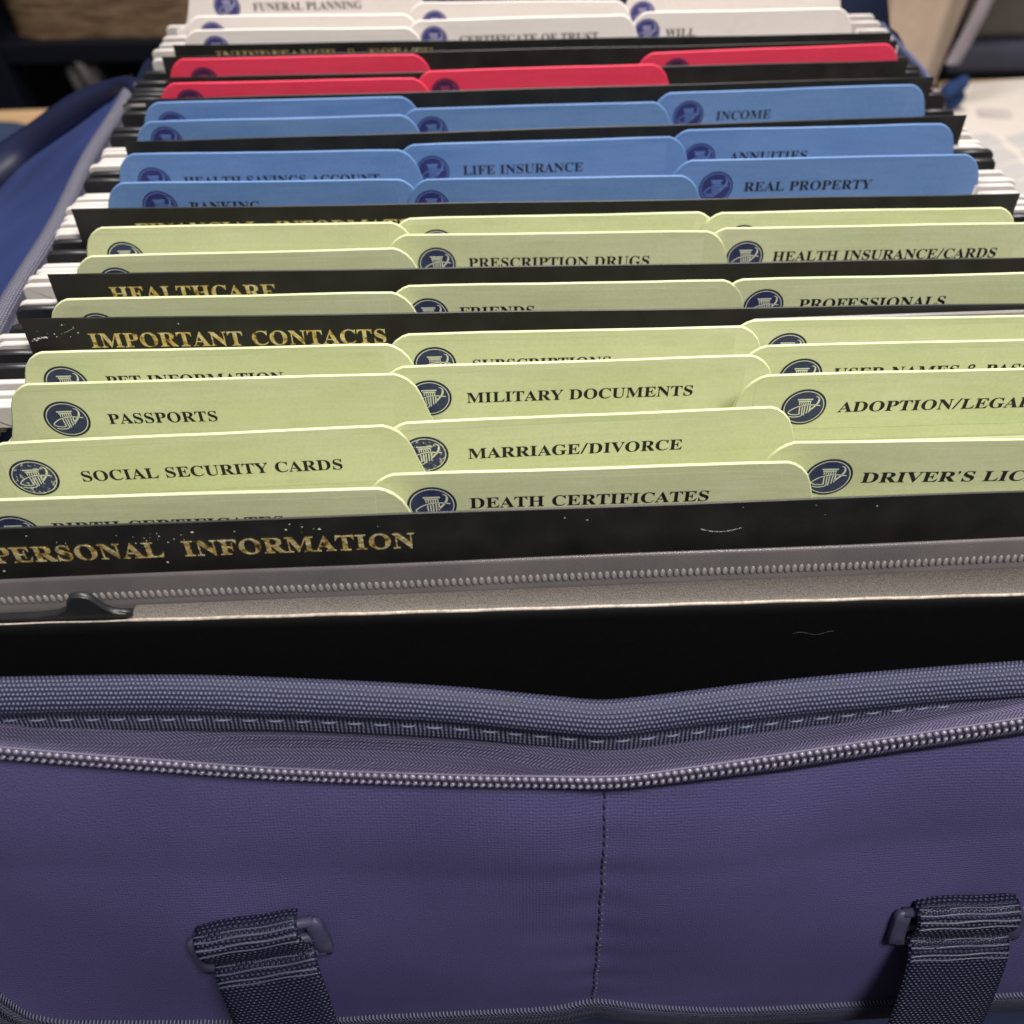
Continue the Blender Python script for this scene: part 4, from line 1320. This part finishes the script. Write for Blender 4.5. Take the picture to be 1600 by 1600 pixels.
# straps with slide buckles
def strap(cx, cz, roll, lower_lean, upper_tilt):
    base = Vector((cx, pan_y(cx, cz), cz))
    dv = (Vector((cx, pan_y(cx, cz - 8), cz - 8)) - Vector((cx, pan_y(cx, cz + 8), cz + 8))).normalized()
    du = Vector((1, 0, 0))
    dn = du.cross(dv)
    if dn.y > 0:
        dn = -dn
    ca, sa = math.cos(roll), math.sin(roll)
    U_, V_ = du * ca - dv * sa, dv * ca + du * sa

    def w(u, v, n):
        return tuple((base + U_ * u + V_ * v + dn * n) * MM)
    hw = 12.7
    root = bpy.data.objects.new('strap', None)
    COL.objects.link(root)
    root.parent = bag
    t = Vector((0, 0, 0)) - bag.location
    root.location = t

    def wobj(name, V, Fc, mat, uvs=None):
        o = mesh_obj(name, V, Fc, mat, root, uvs=uvs)
        return o

    def web(prof, u0, lean0, lean1, name):
        P, U = [], []
        # resample
        sp = smooth_path([(a, b) for a, b in prof], 6)
        d = [0]
        for k in range(1, len(sp)):
            d.append(d[-1] + math.hypot(sp[k][0] - sp[k - 1][0], sp[k][1] - sp[k - 1][1]))
        for side in (0, 1):
            for k, (v, n) in enumerate(sp):
                row = []
                f = d[k] / d[-1]
                sh = lean0 + (lean1 - lean0) * f * f
                for q in range(15):
                    u = -hw + 2 * hw * q / 14
                    edge = 1 - abs(u / hw) ** 8
                    th = 0.75 * (0.35 + 0.65 * edge) * (1 if side == 0 else -1)
                    tv = Vector(sp[min(k + 1, len(sp) - 1)]) - Vector(sp[max(k - 1, 0)])
                    tv.normalize()
                    nn = (tv.y * -1, tv.x)
                    wv = 0.25 * math.sin(u * 0.35 + k * 0.05)
                    row.append(w(u + u0 + sh, v + nn[0] * th + wv, n + nn[1] * th))
                    U.append((u, d[k]))
                P.append(row)
        m = len(sp)
        V, Fc = [p for r in P for p in r], []
        for side in (0, 1):
            for k in range(m - 1):
                for q in range(14):
                    a = (side * m + k) * 15 + q
                    f = (a, a + 1, a + 16, a + 15)
                    Fc.append(f if side else f[::-1])
        for q0 in (0, 14):
            for k in range(m - 1):
                a, b = k * 15 + q0, (m + k) * 15 + q0
                f = (a, a + 15, b + 15, b)
                Fc.append(f if q0 else f[::-1])
        return wobj(name, V, Fc, M['webbing'], U), sp, d

    def ribs(sp, d, u0, lean0, lean1, at, name):
        V, Fc = [], []
        for s, rr in at:
            k = min(range(len(sp)), key=lambda q: abs(d[q] - s))
            tv = (Vector(sp[min(k + 1, len(sp) - 1)]) - Vector(sp[max(k - 1, 0)])).normalized()
            nn = (-tv.y, tv.x)
            f = d[k] / d[-1]
            sh = lean0 + (lean1 - lean0) * f * f
            pts = []
            ph = random.uniform(0, 6)
            for q in range(41):
                u = -hw + 0.3 + (2 * hw - 0.6) * q / 40
                wv = 0.22 * math.sin(u * 0.45 + ph)
                pts.append(w(u + u0 + sh, sp[k][0] + nn[0] * 0.78 + wv, sp[k][1] + nn[1] * 0.78 + 0.05 * math.sin(q * 2.4)))
            tube(V, Fc, pts, rr, 6)
        return wobj(name, V, Fc, M['pale_thread'])

    up_prof = [(-7.2, 0.6), (-7.4, 2.6), (-6.4, 4.6), (-4.2, 5.6), (-1.5, 5.6), (1.2, 4.8), (2.6, 3.2), (2.9, 1.4)]
    o1, sp, d = web(up_prof, 0, upper_tilt, 0, 'upper_webbing')
    ribs(sp, d, 0, upper_tilt, 0, [(3.0, 0.00020), (4.4, 0.00030), (6.0, 0.00032), (7.6, 0.00024)], 'upper_webbing_thread')
    lo_prof = [(3.8, 1.2), (3.9, 3.0), (5.0, 4.8), (7.2, 6.2), (12, 7.2), (22, 8.2), (34, 9.0), (50, 9.6)]
    o2, sp, d = web(lo_prof, 0.3, 0, lower_lean, 'lower_webbing')
    ribs(sp, d, 0.3, 0, lower_lean, [(3.2, 0.00020), (4.7, 0.00030), (6.4, 0.00030), (8.0, 0.00022)], 'lower_webbing_thread')
    # slide buckle: two side bars and three cross bars
    V, Fc = [], []
    for sgn in (-1, 1):
        pts = []
        for k in range(9):
            v = -5.6 + 13.5 * k / 8
            pts.append(w(sgn * (hw + 2.1), v, 2.6))
        bm_pts = pts
        b0 = len(V)
        for k, p in enumerate(pts):
            e = 1.0 - (abs(k - 4) / 4.0) ** 8 * 0.5
            for (a, n) in ((-1.9, -1.1), (1.9, -1.1), (2.0, -0.8), (2.0, 0.75), (1.75, 1.05), (-1.75, 1.05), (-2.0, 0.75), (-2.0, -0.8)):
                V.append(tuple(Vector(p) + (U_ * (a * e) + dn * (n * e)) * MM))
        for k in range(8):
            for q in range(8):
                r = (q + 1) % 8
                Fc.append((b0 + k * 8 + q, b0 + k * 8 + r, b0 + (k + 1) * 8 + r, b0 + (k + 1) * 8 + q))
        Fc.append(tuple(b0 + q for q in range(8))[::-1])
        Fc.append(tuple(b0 + 64 + q for q in range(8)))
    for v in (-4.6, 1.0, 6.6):
        tube(V, Fc, [w(-hw - 2, v, 2.4), w(0, v, 2.4), w(hw + 2, v, 2.4)], 0.0013, 8)
    wobj('buckle', V, Fc, M['navy_plastic'])
    return root


strap(-58.0, -89.5, 0.19, -4.0, -1.0)
strap(114.2, -95.0, 0.0, -2.5, 0.5)

# bag shell: rounded box, open at the top
SX0, SX1, SY0, SY1, RS = -153.0, 200.0, 122.0, 522.0, 30.0
ring = []
for cx_, cy_, a0, RS_ in ((SX1 - 6, SY0 + 6, -90, 6.0), (SX1 - RS, SY1 - RS, 0, RS), (SX0 + RS, SY1 - RS, 90, RS), (SX0 + RS, SY0 + RS, 180, RS)):
    for k in range(7):
        a = math.radians(a0 + 15 * k)
        ring.append((cx_ + RS_ * math.cos(a), cy_ + RS_ * math.sin(a)))
P = []
for (x, y) in ring:
    fr = min(1, max(0, (y - 160) / 60))
    zt = -27.0 * fr + (-46.0) * (1 - fr)
    if x > 150:
        zt = -64.0 + 44.0 * fr
    if y > 500:
        zt = -6.0 if x > -136 else -36.0
    P.append([(x * MM, y * MM, zt * MM), ((x + 0.3) * MM, (y + 0.3) * MM, -0.15), (x * MM, y * MM, -0.2685)])
V, Fc = grid(P, close_u=True)
b0 = len(V)
Fc.append(tuple(i * 3 + 2 for i in range(len(ring)))[::-1])
mesh_obj('shell', V, Fc, M['wall_navy'], bag, world=True)
# mesh binding on the rims of the side walls
for nm, xw, y0, y1, z_rim, wd in (('side_binding', -151.5, 150, 462, -23.0, 6.0), ('side_binding', 197.6, 372, 520, -19.5, 2.2)):
    P, U = [], []
    for i in range(60):
        y = y0 + (y1 - y0) * i / 59
        wob = 0.8 * math.sin(y * 0.06)
        sg = 1 if xw < 0 else -1
        zt = z_rim - (0 if xw < 0 else 34.0 * max(0.0, (446 - y) / 74.0) ** 1.3)
        pr = [(xw + sg * wd * 0.5, zt - 14), (xw + sg * wd * 0.5, zt - 2.0), (xw + sg * wd * 0.3, zt - 0.4), (xw, zt), (xw - sg * wd * 0.35, zt - 0.6), (xw - sg * wd * 0.5, zt - 2.4), (xw - sg * wd * 0.5, zt - 14)]
        P.append([((a + wob) * MM, y * MM, b * MM) for a, b in pr])
        for j in range(len(pr)):
            U.append((y, j * wd * 0.45))
    V, Fc = grid(P)
    mesh_obj(nm, V, Fc, M['rim_grey'] if xw < 0 else M['rim_lilac'], bag, uvs=U, world=True)
flap_x = lerp_tab([0, 0.25, 0.5, 0.75, 1.0], [-305, -272, -236, -196, -157])
flap_y = lerp_tab([0, 0.25, 0.5, 0.75, 1.0], [345, 415, 462, 478, 468])
flap_z = lerp_tab([0, 0.25, 0.5, 0.75, 1.0], [-112, -98, -80, -54, -31])
# blue lining flap turned out over the side, with its dark rolled edge
P = []
for i in range(41):
    t = i / 40
    y = 230 + (478 - 230) * t
    inner = Vector((-154.0, y, -25.0))
    outer = Vector((flap_x(t), flap_y(t), flap_z(t)))
    r = []
    for j in range(17):
        s = j / 16
        p = inner.lerp(outer, s)
        p.z += 4.0 * math.sin(s * math.pi) * (1 - t) + 1.8 * math.sin(s * 7 + t * 9) * s * (1 - s) * 2 + 1.4 * math.sin(t * 17 + s * 4) * s
        r.append((p.x * MM, p.y * MM, p.z * MM))
    P.append(r)
V, Fc = grid(P)
mesh_obj('lining_flap', V, Fc, M['satin_blue'], bag, world=True)
roll = [(-305, 350, -104), (-275, 420, -92), (-246, 462, -80), (-226, 478, -70), (-210, 484, -60), (-186, 481, -45), (-168, 474, -34), (-154, 465, -27), (-145, 452, -23)]
rs = smooth_path([(a, b) for a, b, c in roll], 5)
rz = smooth_path([(a, c) for a, b, c in roll], 5)
pts = [(a[0] * MM, a[1] * MM, b[1] * MM) for a, b in zip(rs, rz)]
V, Fc = [], []
n = len(pts)
tube(V, Fc, pts, [0.0125 * (1 - i / n) ** 0.8 + 0.0022 + 0.0004 * math.sin(i * 0.55) for i in range(n)], 12)
mesh_obj('rolled_edge', V, Fc, M['satin_dark'], bag, world=True)

# ------------------------------------------------------------------ table, things on it and the room behind
o = bevel_box('table', (0.1, 0.58, -0.295), (3.0, 0.93, 0.05), M['wood'], None, 0.006, Matrix.Rotation(0.022, 3, 'Z'))
tag(o, 'tan wooden table under the navy file bag', 'table')
o = mesh_obj('floor', [(-6, -3, -1.03), (6, -3, -1.03), (6, 4.2, -1.03), (-6, 4.2, -1.03)], [(0, 1, 2, 3)], M['wall_dark'])
structure(o)
o = mesh_obj('wall', [(-6, 3.2, -1.03), (6, 3.2, -1.03), (6, 3.2, 2.0), (-6, 3.2, 2.0)], [(0, 1, 2, 3)], M['wall_dark'])
structure(o)

# slate pad with rounded corner
out = []
for cx_, cy_, a0 in ((-0.45, 0.93, 0), (-0.75, 0.93, 90), (-0.75, 0.70, 180), (-0.45, 0.70, 270)):
    for k in range(6):
        a = math.radians(a0 + 18 * k)
        out.append((cx_ + 0.05 * math.cos(a), cy_ + 0.05 * math.sin(a)))
V, Fc = [], []
n = len(out)
for z, ins in ((-0.2695, 0), (-0.262, 0), (-0.260, 0.002)):
    for x, y in out:
        V.append((x - ins * (1 if x > -0.6 else -1), y - ins * (1 if y > 0.82 else -1), z))
for k in range(2):
    for i in range(n):
        j = (i + 1) % n
        Fc.append((k * n + i, k * n + j, (k + 1) * n + j, (k + 1) * n + i))
Fc.append(tuple(2 * n + i for i in range(n)))
o = mesh_obj('desk_pad', V, Fc, M['mat_blue'], smooth=False)
tag(o, 'slate blue pad with rounded corners on the table behind the blue flap', 'pad')

# sheet of white labels lying on the table
sh = empty('label_sheet', (0.60, 0.86, -0.2695), 'cream sheet of white peel-off labels with grey print on the table', 'label sheet')
sh.rotation_euler = (0, 0, 0.10)
Pg = []
for i in range(25):
    r = []
    for j in range(25):
        x, y = -0.24 + 0.48 * i / 24, -0.22 + 0.40 * j / 24
        r.append((x, y, 0.002 + 0.003 * max(0, math.sin(x * 9 + 1.2)) + 0.016 * max(0, (y - 0.12) / 0.06) * max(0, x / 0.24)))
    Pg.append(r)
V, Fc = grid(Pg)
mesh_obj('backing', V, Fc, M['sheet'], sh)
V, Fc = [], []
lab0 = None


def rrect(w, h, r, z):
    pts = []
    for cx_, cy_, a0 in ((w / 2 - r, h / 2 - r, 0), (-w / 2 + r, h / 2 - r, 90), (-w / 2 + r, -h / 2 + r, 180), (w / 2 - r, -h / 2 + r, 270)):
        for k in range(4):
            a = math.radians(a0 + 30 * k)
            pts.append((cx_ + r * math.cos(a), cy_ + r * math.sin(a), z))
    return pts


pts = rrect(0.060, 0.0255, 0.004, 0)
nn = len(pts)
V = pts + [(x * 0.96, y * 0.93, 0.0016) for x, y, z in pts]
Fc = [(i, (i + 1) % nn, nn + (i + 1) % nn, nn + i) for i in range(nn)] + [tuple(nn + i for i in range(nn))]
for ci in range(3):
    for ri in range(9):
        x = -0.205 + ci * 0.068
        y = -0.19 + ri * 0.030
        if lab0 is None:
            lab0 = mesh_obj('label', V, Fc, M['sticker'], sh, smooth=False)
            q = lab0
        else:
            q = lab0.copy()
            COL.objects.link(q)
            q.parent = sh
        q.location = (x, y, 0.0024 + 0.003 * max(0, math.sin(x * 9 + 1.2)))
        q.rotation_euler = (0, -0.003 * 9 * math.cos(x * 9 + 1.2) if math.sin(x * 9 + 1.2) > 0 else 0, 0.22)
for (x, y, w_, h_) in ((-0.085, 0.108, 0.032, 0.020), (-0.060, 0.060, 0.030, 0.014), (-0.035, 0.045, 0.030, 0.012), (-0.010, 0.020, 0.040, 0.012), (0.02, 0.0, 0.030, 0.012), (0.05, -0.02, 0.040, 0.012), (0.08, 0.09, 0.03, 0.02)):
    pts = rrect(w_, h_, 0.005, 0)
    q = mesh_obj('print_block', pts, [tuple(range(len(pts)))], M['grey_print'], sh, smooth=False)
    q.location = (x, y, 0.0028 + 0.003 * max(0, math.sin(x * 9 + 1.2)))
    q.rotation_euler = (0, 0, -0.35)

# tan paper bag with creases, lilac ribbon, cobalt cloth, charcoal case
P = []
for i in range(33):
    t = i / 32
    x = 0.375 + 0.12 * t
    r = []
    for j in range(9):
        s = j / 8
        z = -0.268 + 0.30 * s
        fold = 0.010 * math.sin(t * 7 + s * 1.6) + 0.003 * math.sin(t * 15 + 2)
        xx = 0.437 + (x - 0.437) * (0.42 + 0.66 * s)
        r.append((xx + 0.004 * s, 1.00 + fold * (0.3 + s) + 0.05 * (t - 0.5) ** 2, z))
    P.append(r)
back = [[(p[0], 1.11 - 0.3 * (p[1] - 1.0), p[2]) for p in r] for r in P[::-1]]
V, Fc = grid(P + back, close_u=True)
o = mesh_obj('paper_bag', V, Fc, M['tan'])
tag(o, 'tan creased paper bag standing behind the file bag', 'paper bag')
V, Fc = [], []
Pr = []
for i in range(13):
    s = i / 12
    x = 0.458 + 0.034 * s + 0.004 * math.sin(s * 6)
    z = -0.225 + 0.26 * s
    y = 0.975 - 0.006 * math.sin(s * 5)
    Pr.append([(x - 0.0065, y + 0.004, z), (x - 0.006, y, z), (x + 0.006, y, z), (x + 0.0065, y + 0.004, z)])
V, Fc = grid(Pr)
o = mesh_obj('ribbon', V, Fc, M['cord_grey'])
tag(o, 'lilac grey ribbon hanging down the tan paper bag', 'ribbon')
V, Fc = [], []
for k in range(5):
    a = k * 1.3
    bead(V, Fc, (0.464 + 0.005 * math.cos(a), 0.972 + 0.006 * math.sin(a), -0.258 + 0.0042 * k), (Vector((0.008, 0.002, 0.002)), Vector((-0.002, 0.007, 0)), Vector((0.002, 0, 0.009))))
o = mesh_obj('cobalt_cloth', V, Fc, M['cobalt'])
tag(o, 'crumpled cobalt blue cloth at the foot of the tan paper bag', 'cloth')
cs = empty('charcoal_case', (0.66, 1.12, -0.27), 'charcoal box with a slate lower band standing behind the label sheet', 'box')
bevel_box('body', (0.665, 1.125, -0.0885), (0.33, 0.11, 0.300), M['charcoal'], cs, 0.008)
bevel_box('base', (0.662, 1.12, -0.2545), (0.34, 0.12, 0.031), M['charcoal_blue'], cs, 0.006)

# dark shelf unit with basket
un = empty('shelf_unit', (-0.5, 1.6, -1.03), 'dark navy shelf unit behind the table with a basket on it', 'shelf')
bevel_box('upright', (-0.665, 1.50, -0.50), (0.055, 0.05, 1.06), M['shelf'], un, 0.003, Matrix.Rotation(-0.10, 3, 'Y'))
bevel_box('upright', (0.60, 1.95, -0.40), (0.07, 0.35, 1.3), M['shelf'], un, 0.003)
bevel_box('shelf_board', (-0.10, 1.66, -0.385), (1.30, 0.34, 0.030), M['shelf'], un, 0.003)
bevel_box('shelf_board', (-0.10, 1.66, -0.66), (1.30, 0.34, 0.030), M['shelf'], un, 0.003)
bevel_box('back_board', (-0.10, 1.85, -0.35), (1.35, 0.02, 1.3), M['wall_dark'], un, 0.002)
P = []
hw_, hd_ = 0.135, 0.10
for j in range(14):
    z = -0.369 + 0.16 * j / 13
    r = []
    f = 1 + 0.10 * j / 13
    for k in range(64):
        a = 2 * math.pi * k / 64
        c_, s_ = math.cos(a), math.sin(a)
        e = 0.35
        x = hw_ * f * math.copysign(abs(c_) ** e, c_)
        y = hd_ * f * math.copysign(abs(s_) ** e, s_)
        wv = 1 + 0.012 * math.sin(k * 3.0 + (j % 2) * math.pi) + 0.008 * math.sin(k * 7.3 + j * 2.1)
        r.append((-0.505 + x * wv, 1.60 + y * wv, z))
    P.append(r + [r[0]])
V, Fc = grid(P)
o = mesh_obj('wicker_basket', V, Fc, M['wicker'])
tag(o, 'brown wicker basket on the dark shelf', 'basket')


def lump(name, c, s, mat, label, cat):
    bm = bmesh.new()
    bmesh.ops.create_icosphere(bm, subdivisions=3, radius=1.0)
    for v in bm.verts:
        p = v.co
        k = 1 + 0.18 * math.sin(p.x * 5 + p.z * 3) + 0.12 * math.sin(p.y * 7 + p.x * 4)
        v.co = Vector((c[0] + p.x * s[0] * k, c[1] + p.y * s[1] * k, c[2] + p.z * s[2] * k))
    bm.verts.index_update()
    V = [tuple(v.co) for v in bm.verts]
    Fc = [tuple(v.index for v in f.verts) for f in bm.faces]
    bm.free()
    o = mesh_obj(name, V, Fc, mat)
    return tag(o, label, cat)


lump('grey_bundle', (-0.555, 1.52, -0.42), (0.022, 0.03, 0.035), M['grey_cloth'], 'small grey cloth bundle in the dark shelf compartment', 'cloth')
lump('brown_bundle', (-0.565, 1.50, -0.50), (0.035, 0.03, 0.03), M['brown_cloth'], 'small brown cloth bundle in the dark shelf compartment', 'cloth')
